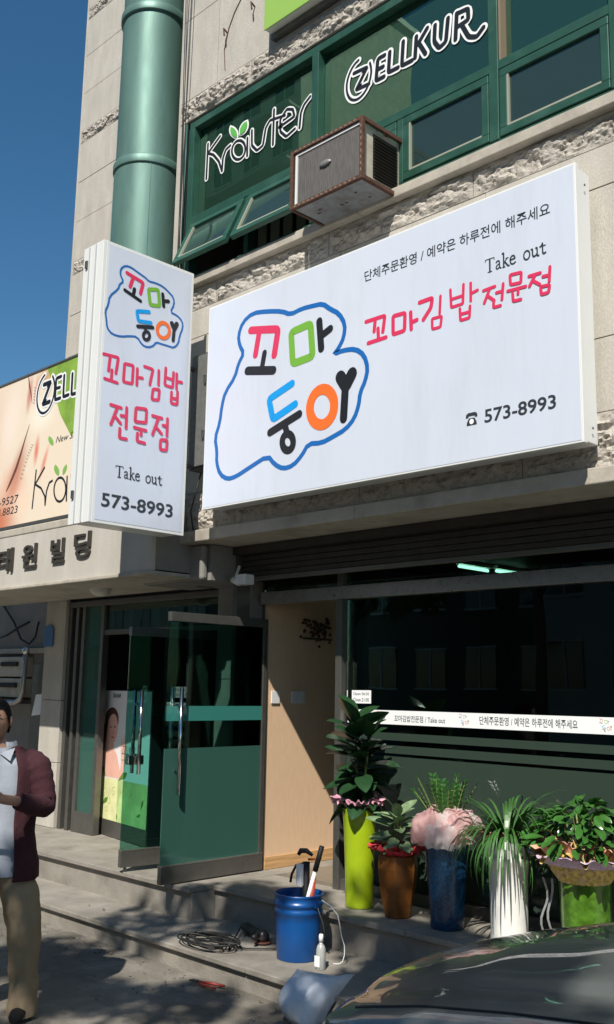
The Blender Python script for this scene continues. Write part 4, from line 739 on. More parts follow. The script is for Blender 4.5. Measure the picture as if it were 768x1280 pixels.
def pb(pts, d, nm, mat): MB().quad(*[PP(a*1.25+.10, b, d) for a, b in pts]).build(nm, mat, PB)
def ev(cx, cz, rx, rz, tilt=0, n=20): return [(cx+rx*math.cos(t)*math.cos(tilt)-rz*math.sin(t)*math.sin(tilt), cz+rx*math.cos(t)*math.sin(tilt)+rz*math.sin(t)*math.cos(tilt)) for t in [k*2*math.pi/n for k in range(n)]]
pb([(.02,.91),(.36,.91),(.34,1.0),(.28,1.13),(.22,1.18),(.20,1.28),(.06,1.28),(.02,1.2)], .0042, 'printed_figure', psk)
pb(ev(.17,1.36,.10,.15,-.15), .0045, 'printed_figure', psk)
pb(ev(.155,1.45,.125,.12,-.1), .0044, 'printed_hair', P('poster_hair', (.10,.04,.03), .5)); pb([(.05,1.44),(.10,1.48),(.07,1.3),(.05,1.15),(.015,1.15),(.015,1.4)], .00455, 'printed_hair', bpy.data.materials['poster_hair'])
pb([(.34,.92),(.40,.92),(.44,1.08),(.45,1.20),(.43,1.30),(.41,1.22),(.40,1.33),(.375,1.22),(.35,1.31),(.345,1.18),(.36,1.06)], .0047, 'printed_figure', psk)
for e in ((.14,1.38),(.215,1.385)): pb(ev(e[0], e[1], .018, .006), .005, 'printed_eye', M['ink'])
pb(ev(.185,1.285,.025,.009,.1), .005, 'printed_lips', P('poster_lips', (.6,.08,.08), .4)); pb([(.18,1.31),(.20,1.315),(.192,1.36)], .005, 'printed_nose', P('poster_nose', (.62,.27,.2), .5))
lf = P('poster_leaf', (.12,.25,.04), .4)
for (x, z, a, s) in ((.40,.935,.5,.09),(.10,.68,.6,.07),(.06,.955,2.2,.06),(.75,.72,1.2,.05),(.70,.62,.4,.04),(.33,.56,1.6,.03)):
    pb([((x+s*math.cos(a+p)*k), z+s*math.sin(a+p)*k) for p, k in ((0,1),(.5,.6),(1.2,.35),(math.pi,1),(-1.2,.35),(-.5,.6))], .0051, 'printed_leaf', lf)
vs = []
for (x, z, r, a) in ((.2,.75,.06,0),(.33,.70,.05,2),(.15,.62,.045,4),(.42,.78,.05,1),(.27,.62,.04,3)):
    vs.append(('vine', 0, .006, [(x+(r*(1-k/16))*math.cos(a+k*.55), z+(r*(1-k/16))*math.sin(a+k*.55)) for k in range(14)]))
M['vine'] = P('poster_vine', (.42,.50,.12), .4)
vs.append(('vine', 0, .005, [(.50,.66),(.56,.78),(.66,.82),(.76,.76),(.82,.80)]))
strokes(vs, PP, PB, .0052, .00008, 'printed_vine')
text('ZELLKUR', PP, .29, 1.665, .47, 1.70, M['ink'], PB, .0052, .02, .2); text('www.zellkur.com', PP, .56, 1.08, .80, 1.10, M['ink'], PB, .0052, .0)
text('ZELLKUR', PP, .56, 1.14, .85, 1.22, M['ink'], PB, .0052, -.005, .2)

# ================================================================== alley at far left
AW = empty('neighbouring_wall', (-10.6, 6.0, 0), 'grey rendered wall of the neighbouring yard behind the man', 'wall')
MB().box(-13.5, -9.41, 6.0, 6.15, 0, 2.9).build('wall', M['stone_grey'], AW)
MB().box(-13.5, -9.41, 5.93, 5.999, 2.13, 2.19).build('ledge', M['ledge'], AW, bevel=.004)
EB = empty('meter_box', (-10.75, 5.85, 1.6), 'pale utility boxes with dark slots on the grey wall left of the pillar', 'utility box')
for z0, z1 in ((1.62, 1.84), (1.86, 2.09)):
    MB().box(-11.35, -10.52, 5.86, 5.998, z0, z1).build('case', M['acpaint'], EB, bevel=.01)
    MB().tube([(-11.0, 5.855, (z0+z1)/2+.03), (-10.62, 5.855, (z0+z1)/2+.03)], .028, 10).build('slot', M['dark'], EB)
MB().box(-11.4, -10.5, 5.84, 5.998, 1.55, 1.60).build('tray', M['steeldark'], EB)
tag(MB().tube([(-11.2, 5.80, 1.56), (-10.55, 5.80, 1.56), (-10.42, 5.80, 1.60), (-10.38, 5.80, 1.70), (-10.36, 5.80, 2.12)], .03, 10).build('bent_pipe', M['steel'], smooth=True), 'bent steel pipe beside the utility boxes left of the pillar', 'pipe')
tag(MB().sphere((-10.36, 5.80, 2.15), .045).build('ball_cap', M['chrome'], smooth=True), 'shiny round ball on top of the bent steel pipe', 'ball cap')
tag(MB().box(-10.36, -10.05, 5.90, 5.998, .3, 2.0).build('metal_door', M['steeldark'], bevel=.004), 'narrow brown-grey metal door behind the paper notice left of the pillar', 'door')
tag(MB().quad((-10.31,5.893,1.42),(-10.12,5.893,1.44),(-10.08,5.893,1.67),(-10.24,5.893,1.66)).build('paper_notice', M['white']), 'white paper notice taped to the narrow metal door', 'notice')
def lv_(pts, r, nm, lab): tag(MB().tube(pts, r, 6).build('cable', M['rubber'], smooth=True), lab, 'cable')
lv_([(-11.3,5.96,2.75),(-10.95,5.95,2.5),(-10.75,5.94,2.3),(-10.55,5.94,2.24),(-10.42,5.94,2.32),(-10.38,5.95,2.5)], .013, '', 'loop of black cable hanging on the grey wall below the canopy')
lv_([(-11.6,5.96,2.28),(-11.1,5.95,2.36),(-10.85,5.95,2.44),(-10.6,5.95,2.5)], .013, '', 'straight black cable crossing the hanging loop on the grey wall')
# ================================================================== PLANTS
def leafmesh(name, L, Wd, droop, fold, mat, n=7, tip=.75, wave=0):
    mb = MB()
    def f(u, v):
        t = v; w = Wd*.5*(math.sin(math.pi*min(1, t*.97+.02))**tip)
        s = (u-.5)*2; x = s*w; y = L*t*math.cos(droop*t*.6); z = -L*droop*.45*t*t + abs(s)*w*fold + wave*math.sin(t*9+s)*w*.3
        return (x, y, z)
    mb.grid(f, 4, n); return mb.mesh(name, mat, True)
def put(me, name, parent, loc, yaw, pitch, roll=0, s=1):
    o = bpy.data.objects.new(name, me); COL.objects.link(o); attach(o, parent)
    o.matrix_basis = Matrix.Translation(loc) @ Matrix.Rotation(yaw, 4, 'Z') @ Matrix.Rotation(pitch, 4, 'X') @ Matrix.Rotation(roll, 4, 'Y') @ Matrix.Scale(s, 4)
    return o
leafA = P('rubber_leaf', (.018,.055,.02), .28, noise_amt=.3, nscale=12, bump=.1, bscale=30)
leafB = P('variegated_leaf', (.17,.25,.13), .4, noise_amt=.6, nscale=14)
leafC = P('zz_leaf', (.03,.11,.02), .28, noise_amt=.3, nscale=10)
leafD = P('orchid_leaf', (.04,.12,.025), .38, noise_amt=.4, nscale=6)
leafE = P('glossy_leaf', (.045,.15,.025), .3, noise_amt=.45, nscale=8)
stemM = P('stem', (.16,.20,.06), .6); soilM = P('potting_soil', (.05,.035,.02), .95, noise_amt=.4, nscale=60)
GP = 'potted gift plants on the shop step'
def soil(c, r, z, par): MB().lathe([(r, 0), (r*.5, .012), (.002, .015)], (c[0], c[1], z), 20, cap0=True, cap1=True).build('soil', soilM, par)
Z0 = .366
def tulle(name, c, z, r0, r1, h, mat, par, fr=9, seed=0, amp=.16, lay=1, n=150, m=9):
    for l in range(lay):
        mb = MB()
        def f(u, v):
            a = 2*math.pi*u; k = v
            rr = r0+(r1-r0)*(k**.8)*(1+amp*math.sin(a*fr+seed+l*2)*k+.5*amp*math.sin(a*(fr*2+1)+seed*2)*k)
            rr += (r1-r0)*.10*k*math.sin(a*31+3*noise.noise(Vector((a*3, seed, l))))+(r1-r0)*.35*k*noise.noise(Vector((math.cos(a)*3+seed, math.sin(a)*3, k*3+l*5)))
            zz = z+h*(math.sin(k*1.9)/math.sin(1.9) if k < 1 else 1)*(1+.16*math.sin(a*(fr-2)+seed*3+l)*k+.10*k*math.sin(a*27+seed)+.5*k*noise.noise(Vector((math.cos(a)*4+seed, math.sin(a)*4, 7+l))))
            return (c[0]+rr*math.cos(a), c[1]+rr*math.sin(a), zz)
        mb.grid(f, n, m); mb.build(name, mat, par, smooth=True)
# 1 rubber plant in tall lime pot
c = (-4.60, 5.14)
p1 = empty('potted_plant', (*c, Z0), 'rubber plant with big dark glossy leaves in a tall lime green pot', 'potted plant', GP)
MB().lathe([(.088,0),(.094,.008),(.092,.03),(.098,.25),(.108,.5),(.117,.615),(.123,.63),(.119,.638),(.108,.63),(.10,.55)], (*c, Z0), 36).build('pot', P('lime_glaze', (.34,.47,.012), .22, noise_amt=.12, nscale=5, coat=.4), p1, smooth=True)
soil(c, .105, Z0+.58, p1)
tulle('wrap', c, Z0+.60, .07, .165, .085, P('mauve_net', (.52,.26,.33), .6, noise_amt=.3, nscale=20), p1, 7, 1, .22, 2)
lms = [leafmesh('leaf', L, w, d, .25, leafA, 9, .7) for L, w, d in ((.25,.15,.3),(.21,.13,.5),(.28,.165,.2),(.18,.11,.6))]
for (dx, dy, H, n, off) in ((-.03,.0,.60,28,0),(.06,-.02,.50,24,1.2),(0,.05,.38,18,2.3)):
    MB().tube([(c[0]+dx*.5, c[1]+dy*.5, Z0+.58), (c[0]+dx, c[1]+dy, Z0+.58+H*.5), (c[0]+dx*1.6, c[1]+dy, Z0+.58+H)], [.011,.009,.006], 7).build('stem', stemM, p1)
    for k in range(n):
        t = k/(n-1); z = Z0+.68+H*t*.9; a = off+k*2.4
        put(random.choice(lms), 'leaf', p1, (c[0]+dx*(.5+t)+.01*math.cos(a), c[1]+dy+.01*math.sin(a), z), a, -.45+1.45*t**1.5+random.uniform(-.2,.2), random.uniform(-.4,.4), random.uniform(.8,1.12))
# 2 brown faceted pot
c = (-4.25, 5.12)
p2 = empty('potted_plant', (*c, Z0), 'pale variegated plant with red net in a six-sided caramel brown pot', 'potted plant', GP)
MB().lathe([(.082,0),(.088,.005),(.12,.16),(.137,.30),(.132,.375),(.118,.385),(.11,.37),(.10,.30)], (*c, Z0), 6).build('pot', P('caramel_glaze', (.27,.095,.018), .33, noise_amt=.3, nscale=7, dirt=(.15,.06,.02), dirtscale=5), p2, bevel=.006)
soil(c, .10, Z0+.34, p2)
tulle('wrap', c, Z0+.355, .08, .165, .07, P('red_net', (.62,.05,.06), .6, noise_amt=.5, nscale=25), p2, 8, 2, .25, 2)
lms = [leafmesh('leaf', L, w, d, .2, leafB, 7, .65) for L, w, d in ((.16,.085,.5),(.13,.07,.8),(.18,.09,.3))]
for k in range(34):
    a = k*2.4; t = k/33; z = Z0+.43+.19*t; rr = .07*(1-t); put(random.choice(lms), 'leaf', p2, (c[0]+rr*math.cos(a), c[1]+rr*math.sin(a), z), a-math.pi/2, -.35+1.3*t+random.uniform(-.25,.25), random.uniform(-.4,.4), random.uniform(.75,1.15))
for k in range(5): a = k*1.3; MB().tube([(c[0], c[1], Z0+.34), (c[0]+.03*math.cos(a), c[1]+.03*math.sin(a), Z0+.62)], .005, 5).build('stem', stemM, p2)
fl = MB()
for k in range(26): fl.sphere((c[0]-.12+random.gauss(0,.018), c[1]-.02+random.gauss(0,.02), Z0+.50+random.gauss(0,.012)), .006, n=6, m=4)
fl.build('flower_cluster', P('cream_flowers', (.6,.62,.4), .7), p2)
# 3 blue pot, zz plant, pink tulle
c = (-3.86, 5.12)
p3 = empty('potted_plant', (*c, Z0), 'feathery green plant above a froth of pink tulle in a tall speckled blue pot', 'potted plant', GP)
MB().lathe([(.098,0),(.102,.006),(.104,.05),(.118,.28),(.132,.47),(.138,.50),(.13,.505),(.12,.45)], (*c, Z0), 36).build('pot', P('speckled_blue_glaze', (.008,.05,.115), .3, noise_amt=.75, nscale=60, coat=.3), p3, smooth=True)
soil(c, .118, Z0+.44, p3)
tm = sheer('pink_tulle', (.86,.56,.54), .22)
sheer('white_tulle', (.82,.78,.76), .35)
tulle('tulle', c, Z0+.46, .10, .17, .08, bpy.data.materials['white_tulle'], p3, 6, 1, .2, 1)
def puff(cx, cy, cz, rx, rz, mat, name, par, sd):
    def f(u, v):
        a = 2*math.pi*u; p = math.pi*.62*v; d = 1+.05*math.sin(a*9+4*noise.noise(Vector((a, v*3, sd))))*math.sin(p)+.30*noise.noise(Vector((math.cos(a)*1.6+sd, math.sin(a)*1.6, v*3.2)))+.12*noise.noise(Vector((math.cos(a)*5+sd, math.sin(a)*5, v*8)))
        return (cx+rx*d*math.sin(p)*math.cos(a), cy+rx*d*math.sin(p)*math.sin(a), cz+rz*d*math.cos(p))
    MB().grid(f, 84, 22).build(name, mat, par, smooth=True)
for k in range(8):
    a = k*.82+.2; puff(c[0]+.105*math.cos(a), c[1]+.105*math.sin(a), Z0+.55+.02*math.sin(k*3), .115, .135, tm if k % 3 else bpy.data.materials['white_tulle'], 'tulle', p3, k*3.1)
for k in range(9):
    a = k*.7+.3; cc = (c[0]+.13*math.cos(a), c[1]+.13*math.sin(a)); tulle('ruffle', cc, Z0+.50+.04*random.random(), .008, .06, .07, tm, p3, 3, k, .35, 1, 26, 4)
lm = leafmesh('leaflet', .062, .026, .3, .2, leafC, 4, .6)
for k in range(24):
    a = k*2.4+.3; lean = random.uniform(.15, .75); Lh = random.uniform(.30, .44); pts = []
    for j in range(7):
        t = j/6; pts.append((c[0]+math.cos(a)*(.03+lean*Lh*t**1.4*.7), c[1]+math.sin(a)*(.03+lean*Lh*t**1.4*.7), Z0+.47+Lh*t*(1-.15*lean*t)))
    fo = MB().tube(pts, [.007,.006,.006,.005,.004,.003,.002], 5).build('frond', stemM, p3)
    mb = MB()
    for j in range(2, 14):
        t = j/13*6; i = min(5, int(t)); q = Vector(pts[i]).lerp(Vector(pts[i+1]), t-i); dr = (Vector(pts[i+1])-Vector(pts[i])).normalized(); sd = dr.cross(Vector((math.cos(a), math.sin(a), .3))).normalized()
        for s in (1, -1):
            d = (sd*s+dr*.75).normalized(); L = .066*(1-.35*j/13); nn = d.cross(dr).normalized(); wv = d.cross(nn)
            b = q; m1 = q+d*L*.4+wv*L*.24; m2 = q+d*L*.4-wv*L*.24; tp = q+d*L; mb.quad(b, m1, tp, m2)
    mb.build('leaflets', leafC, fo)
# 4 white pot with drooping grass leaves
c = (-3.42, 5.13)
p4 = empty('potted_plant', (*c, Z0), 'orchid with long drooping strap leaves in a tall ribbed white pot', 'potted plant', GP)
MB().lathe([(.105,0),(.11,.004),(.112,.02),(.108,.05),(.112,.35),(.12,.44),(.128,.45),(.13,.47),(.122,.48),(.126,.52),(.133,.565),(.127,.57),(.118,.5)], (*c, Z0), 36).build('pot', P('white_glaze', (.74,.74,.70), .25, noise_amt=.04, coat=.3), p4, smooth=True)
soil(c, .118, Z0+.53, p4); tulle('wrap', c, Z0+.54, .09, .15, .07, P('brown_mesh', (.28,.14,.10), .8, noise_amt=.5, nscale=40), p4, 9, 2, .2, 1)
for k in range(165):
    a = random.uniform(0, 2*math.pi); L = random.uniform(.40, .66); up = random.uniform(.30, 1.15); w = random.uniform(.007, .011); mb = MB(); pts = []
    base = Vector((c[0]+.05*math.cos(a), c[1]+.05*math.sin(a), Z0+.55)); el = up+.25; p = base.copy(); n = 11
    for j in range(n+1):
        pts.append(p.copy()); el -= (1.9 if up < .9 else 1.3)/n*(1+j/n*.9); p = p+Vector((math.cos(a)*math.cos(el)*.8, math.sin(a)*math.cos(el)*.8, math.sin(el)))*L/n
    sd = Vector((-math.sin(a), math.cos(a), 0))
    for j in range(n):
        w0 = w*(1-(j/n)**2.2); w1 = w*(1-((j+1)/n)**2.2); mb.quad(pts[j]-sd*w0, pts[j+1]-sd*w1, pts[j+1]+sd*w1, pts[j]+sd*w0)
    mb.build('leaf_blade', leafD, p4, smooth=True)
# 5 dark green glass pot with foil wrap
c = (-2.93, 5.14)
p5 = empty('potted_plant', (*c, Z0), 'bushy bright green plant wrapped in yellow and mauve netting over a ribbed dark green pot', 'potted plant', GP)
MB().lathe([(.125,0),(.13,.005),(.135,.2),(.14,.40),(.145,.43),(.135,.43)], (*c, Z0), 44, wob=lambda t, z: 1+.025*math.sin(t*22+z*14)).build('pot', P('ribbed_green_glaze', (.07,.17,.015), .25, noise_amt=.5, nscale=18, coat=.4), p5, smooth=True)
soil(c, .12, Z0+.40, p5)
wm = P('yellow_net', (.55,.40,.10), .7, noise_amt=.6, nscale=45, dirt=(.60,.42,.50), dirtscale=18)
tulle('wrap', c, Z0+.40, .14, .28, .15, wm, p5, 7, 1, .12, 1, 200); tulle('wrap_edge', c, Z0+.50, .235, .30, .05, P('mauve_net_edge', (.55,.42,.55), .7, noise_amt=.3, nscale=60), p5, 7, 1, .12, 1, 200)
pm5 = P('peach_paper', (.75,.38,.25), .6, noise_amt=.15, nscale=8)
for k, (a, s) in enumerate(((-2.6,1.),(-2.0,1.2),(-1.3,1.0),(-.6,.8))): tulle('ruffle', (c[0]+.2*math.cos(a), c[1]+.2*math.sin(a)), Z0+.50, .012, .075*s, .10, pm5, p5, 3, k*1.7, .35, 1, 26, 4)
lms = [leafmesh('leaf', L, w, d, .25, leafE, 6, .6, .3) for L, w, d in ((.10,.05,.6),(.08,.04,.9),(.12,.055,.4))]
for k in range(255):
    a = random.uniform(0, 2*math.pi); t = random.random(); rr = .30*math.sqrt(random.random())
    put(random.choice(lms), 'leaf', p5, (c[0]+rr*math.cos(a), c[1]+rr*math.sin(a)*.9, Z0+.56+.28*(1-(rr/.3)**2)*random.uniform(.5,1)+.02), a-math.pi/2, random.uniform(-.6,.7), random.uniform(-.6,.6), random.uniform(.7,1.2))
for k in range(8): a = k*.8; MB().tube([(c[0], c[1], Z0+.40), (c[0]+.12*math.cos(a), c[1]+.12*math.sin(a), Z0+.75)], .006, 5).build('stem', stemM, p5)
rb = P('silver_ribbon', (.32,.34,.33), .4, metal=.3)
for k, x0 in enumerate((-.16, -.12)):
    pts = [(c[0]+x0+.018*math.sin(j*.7+k*1.2), c[1]-.16-.01*math.cos(j), Z0+.42-.036*j) for j in range(12)]; mb = MB()
    for j in range(11): a, b = Vector(pts[j]), Vector(pts[j+1]); mb.quad(a-Vector((.007,0,0)), b-Vector((.007,0,0)), b+Vector((.007,0,0)), a+Vector((.007,0,0)))
    mb.build('ribbon', rb, p5, smooth=True)

# ================================================================== TOOLS ON THE STEP
c = (-4.605, 4.58); zb = .141
bk = empty('bucket', (*c, zb), 'blue plastic bucket holding tools on the low kerb step', 'bucket')
MB().lathe([(.128,0),(.132,.006),(.142,.22),(.147,.27),(.152,.275),(.153,.295),(.149,.30),(.149,.315),(.156,.32),(.157,.34),(.152,.343),(.152,.372),(.157,.378),(.156,.388),(.148,.388),(.144,.37),(.136,.2),(.124,.012)], (*c, zb), 40, cap1=True).build('body', M['bucket'], bk, smooth=True)
hp = [(c[0]+.158*math.cos(R(a))*1.0, c[1]+.158*math.sin(R(a))-.02, zb+.33-.16*math.sin(R(max(0, min(180, a+60-0))))*.9) for a in range(-60, 121, 15)]
MB().tube([(c[0]-.158, c[1], zb+.33), (c[0]-.175, c[1]+.02, zb+.24), (c[0]-.12, c[1]+.165, zb+.14), (c[0]+.05, c[1]+.185, zb+.10), (c[0]+.165, c[1]+.05, zb+.22), (c[0]+.158, c[1], zb+.33)], .0035, 6).build('wire_handle', M['steel'], bk, smooth=True)
for s in (-1, 1): MB().box(c[0]+s*.155-.008, c[0]+s*.155+.008, c[1]-.018, c[1]+.018, zb+.315, zb+.35).build('lug', M['bucket'], bk, bevel=.004)
ro = empty('paint_roller_pole', (c[0]+.05, c[1], zb+.05), 'white pole with a black grip leaning in the blue bucket', 'tool')
a, b = Vector((c[0]+.02, c[1]-.06, zb+.06)), Vector((c[0]+.165, c[1]+.03, zb+.68))
MB().tube([a, a.lerp(b, .76)], .012, 10).build('pole', M['white'], ro, smooth=True); MB().tube([a.lerp(b, .76), b], [.017, .016], 10).build('grip', M['rubber'], ro, smooth=True)
ham = empty('red_handled_tool', (c[0]+.1, c[1], zb+.1), 'tool with a dull red handle standing at the right side of the blue bucket', 'tool')
a, b = Vector((c[0]+.07, c[1]+.0, zb+.10)), Vector((c[0]+.115, c[1]+.01, zb+.485))
MB().tube([a, a.lerp(b,.5), b], [.014,.02,.017], 10).build('handle', P('dull_red_rubber', (.42,.06,.03), .5), ham, smooth=True); MB().tube([b, b+Vector((.002,0,.02))], .012, 8).build('cap', M['rubber'], ham)
cg = empty('caulking_gun', (c[0]+.02, c[1]+.08, zb+.1), 'black caulking gun with trigger and curved handle sticking out of the blue bucket', 'tool')
q = Vector((c[0]+.0, c[1]+.06, zb))
MB().tube([q+Vector((0,0,.15)), q+Vector((-.01,.01,.56))], .024, 12).build('barrel', M['rubber'], cg, smooth=True)
MB().tube([q+Vector((-.07,.0,.60)), q+Vector((-.05,.0,.625)), q+Vector((.0,.0,.63)), q+Vector((.05,.0,.61))], [.012,.016,.016,.01], 8).build('grip', M['rubber'], cg, smooth=True)
MB().tube([q+Vector((-.02,0,.55)), q+Vector((-.09,0,.53)), q+Vector((-.13,0,.47)), q+Vector((-.14,0,.42))], .008, 8).build('trigger', M['rubber'], cg, smooth=True)
MB().tube([q+Vector((.02,0,.58)), q+Vector((.09,0,.59)), q+Vector((.13,0,.60))], .007, 8).build('rod', P('orange_plastic', (.55,.12,.02), .4), cg, smooth=True)
MB().box(q.x-.05, q.x-.004, q.y-.04, q.y-.02, zb+.42, zb+.55).build('label_card', M['white'], cg)
sp = empty('spray_bottle', (-4.30, 4.50, zb), 'small clear bottle with a pale cap standing right of the blue bucket', 'bottle')
MB().lathe([(.026,0),(.029,.005),(.029,.11),(.022,.135),(.012,.145),(.012,.155)], (-4.33, 4.50, zb), 20, cap1=True).build('body', P('cloudy_plastic', (.5,.52,.5), .3, trans=.3), sp, smooth=True)
MB().lathe([(.014,0),(.014,.035),(.010,.045)], (-4.33, 4.50, zb+.155), 14, cap1=True).build('cap', M['white'], sp, smooth=True)
MB().box(-4.352, -4.31, 4.468, 4.471, zb+.02, zb+.08).build('label', M['white'], sp)
tag(MB().tube([(-4.445,4.62,.50),(-4.40,4.65,.47),(-4.355,4.67,.42),(-4.345,4.68,.36),(-4.33,4.68,.30),(-4.305,4.68,.25),(-4.295,4.67,.20),(-4.30,4.66,.165),(-4.32,4.65,.148),(-4.35,4.63,.146)], .0035, 7).build('hose', M['plasticwhite'], smooth=True), 'thin white hose looping from the bucket rim down to the step', 'hose')
# angle grinder + flex
gr = empty('angle_grinder', (-5.2, 4.72, zb), 'black angle grinder lying on the low step left of the blue bucket', 'power tool')
u = Vector((.80, -.25, 0)).normalized(); o0 = Vector((-5.17, 4.70, zb+.045))
MB().tube([o0-u*.13, o0-u*.1, o0-u*.02, o0+u*.05, o0+u*.12, o0+u*.125], [.02,.03,.034,.028,.034,.03], 12).build('body', M['rubber'], gr, smooth=True)
MB().tube([o0+u*.125, o0+u*.17, o0+u*.21], [.036,.042,.034], 12).build('gearbox', P('gear_grey', (.12,.11,.11), .35, metal=.7), gr, smooth=True)
MB().tube([o0+u*.18+Vector((0,0,-.03)), o0+u*.18+Vector((0,0,-.036))], .058, 20).build('disc', P('grinding_disc', (.14,.06,.04), .8), gr)
MB().tube([o0+u*.17+Vector((.0,-.03,.01)), o0+u*.19+Vector((.03,-.12,.02))], .015, 8).build('side_handle', M['rubber'], gr, smooth=True)
MB().tube([o0-u*.16-Vector((0,0,.01)), o0-u*.13], [.012,.02], 8).build('flex_sleeve', M['rubber'], gr)
pts = [o0-u*.16]
for k in range(255):
    t = k/149; aa = t*2*math.pi*4.3; e = .62+.1*math.sin(k*1.7); pts.append(Vector((-5.13-.0*t+.20*math.cos(aa)*(1-.25*math.sin(t*7))-.06, 4.34+.10*math.sin(aa)*(1+.3*math.cos(t*9))+.05*math.sin(t*5), zb+.012+.03*abs(math.sin(aa*.5+t*3))+.012*math.sin(t*11)**2)))
pts += [Vector((-4.95,4.45,zb+.01)), Vector((-4.8,4.62,zb+.01)), Vector((-4.66,4.72,zb+.01))]
tag(MB().tube(pts, .0055, 6).build('power_cable', M['rubber'], smooth=True), 'coiled black power cable of the grinder lying on the kerb step', 'cable')
pli = empty('pliers', (-4.9, 4.1, 0), 'pair of pliers with red handles lying on the road by the kerb', 'pliers')
mr = P('red_grip', (.30,.03,.02), .5)
for s in (-1, 1):
    MB().tube([(-4.96, 4.08+s*.004, .02), (-4.88, 4.09+s*.028, .018), (-4.80, 4.12+s*.035, .014)], [.006,.009,.008], 8).build('handle', mr, pli, smooth=True)
    MB().tube([(-4.96, 4.08, .02), (-5.02, 4.065+s*.006, .02)], [.011,.004], 8).build('jaw', M['steeldark'], pli)
# curled sheet by the kerb
SR = Vector((.7071, .7071, 0)); SD = Vector((.7071, -.7071, 0)); SO = Vector((-4.13, 4.02, .004))
def sheet(u, v):
    z = .25*v; sl = .06-.10*math.sin(math.pi*min(1, v*.95+.08)); sr = .21+.17*v**1.5
    s_ = sl+(sr-sl)*u; d = .13*math.sin(math.pi*min(1, .12+u*.75))-.11*v*v+.02*noise.noise(Vector((u*4, v*3, 4)))
    return tuple(SO+SR*s_+SD*d+Vector((0, 0, z-.03*max(0, u-.3)*v+.008*noise.noise(Vector((u*5, v*2, 9)))*v)))
tag(MB().grid(sheet, 60, 8).build('curled_sheet', P('silver_white_sheet', (.60,.65,.72), .4, metal=.1, noise_amt=.08, bump=.15, bscale=12, dirt=(.38,.40,.42), dirtscale=5), smooth=True, solid=.002), 'curled silver-white metal sheet standing on the road by the kerb in front of the car', 'sheet')

# ================================================================== CAR
CR = empty('parked_car', (-.6, 3.0, 0), 'dark grey-green car with a glossy bonnet parked along the kerb', 'car')
paint = P('dark_green_grey_paint', (.11,.122,.118), .34, metal=.1, coat=.9, noise_amt=.06, nscale=5, dirt=(.10,.11,.10), dirtscale=3)
def carsec(x):
    K = [(-2.80,.50,.56),(-2.74,.62,.68),(-2.62,.72,.755),(-2.45,.79,.80),(-2.2,.83,.855),(-1.9,.85,.90),(-1.55,.86,.94),(-1.2,.87,.96),(.6,.87,.98),(1.5,.85,1.0),(1.75,.80,.96),(1.82,.70,.80)]
    for a, b in zip(K, K[1:]):
        if a[0] <= x <= b[0]: t = (x-a[0])/(b[0]-a[0]); return a[1]+(b[1]-a[1])*t, a[2]+(b[2]-a[2])*t
    return K[-1][1:]
def carbody(u, v):
    x = -2.80+4.62*u**.9 if u < 1 else 1.82; w, h = carsec(x); s = (v-.5)*2; a = abs(s); sg = 1 if s > 0 else -1
    if a < .62: k = a/.62; y = w*.90*k; z = h-.075*k**2.6-.012*max(0, 1-abs(k-.78)*9)*(1 if x < -1.5 else 0)
    elif a < .74: k = (a-.62)/.12; y = w*(.90+.10*math.sin(k*1.57)); z = h-.075-.10*(1-math.cos(k*1.57))
    else: k = (a-.74)/.26; y = w*(1-.05*k*k); z = (h-.175)*(1-k)+.22*k
    return (x, 3.0+sg*y, z)
bodyo = MB().grid(carbody, 110, 60).build('body', paint, CR, smooth=True)
fr_ = MB(); ring = [carbody(0, j/60) for j in range(61)]; fr_.quad(*ring); fr_.build('front_end', paint, CR)
for s in (-1, 1):
    pts = []
    for k in range(26):
        x = -2.5+.96*k/25; w_, h_ = carsec(x); f_ = .60; pts.append((x, 3.0+s*w_*.90*f_/.62, h_-.075*(f_/.62)**2.6+.001))
    MB().tube(pts, .0035, 5).build('bonnet_gap', M['rubber'], CR)
gh = MB()
def green(u, v):
    xb = -1.50+3.0*u; P_ = [(-1.50,.95),(-.75,1.38),(-.35,1.44),(.6,1.43),(1.05,1.33),(1.5,1.02)]
    z = P_[-1][1]
    for a, b in zip(P_, P_[1:]):
        if a[0] <= xb <= b[0]+1e-9: z = a[1]+(b[1]-a[1])*(xb-a[0])/(b[0]-a[0]); break
    s = (v-.5)*2; k = abs(s); sg = 1 if s > 0 else -1; hh = z-.95
    if k < .6: y = .62*k/.6; zz = z-.03*(k/.6)**2
    else: q = (k-.6)/.4; y = .62+(.80-.62)*q; zz = (z-.03)*(1-q)+.93*q
    return (xb, 3.0+sg*y, max(.93, zz))
gh.grid(green, 60, 30).build('windscreen_and_windows', glass('car_glass', (.1,.12,.11), 1.2, .03), CR, smooth=True)
MB().grid(lambda u, v: (-.72+1.5*u, 3.0+(v-.5)*1.26, 1.40+.06*math.sin(math.pi*u)-.05*(2*v-1)**4*1.0), 20, 12).build('roof', paint, CR, smooth=True, solid=.01)
MB().tube([(-1.47, 2.35, .985), (-1.45, 2.6, .995), (-1.44, 3.0, 1.005), (-1.45, 3.5, .995)], .009, 8).build('wiper', M['rubber'], CR, smooth=True)
MB().grid(lambda u, v: (-1.52+.06*u, 2.25+1.5*v, carbody(.0, .5)[2]*0+.945+.012*math.sin(v*3.14)+.012*u), 4, 16).build('cowl', M['rubber'], CR, smooth=True)
for s in (-1, 1):
    y = 3.0+s*.90
    mi = MB().sphere((-1.05, y+s*.09, .99), .06, .09, .065).build('mirror', paint, CR, smooth=True)
    MB().tube([(-1.05, 3.0+s*.82, .95), (-1.05, y+s*.03, .97)], .02, 8).build('mirror_arm', M['rubber'], mi)
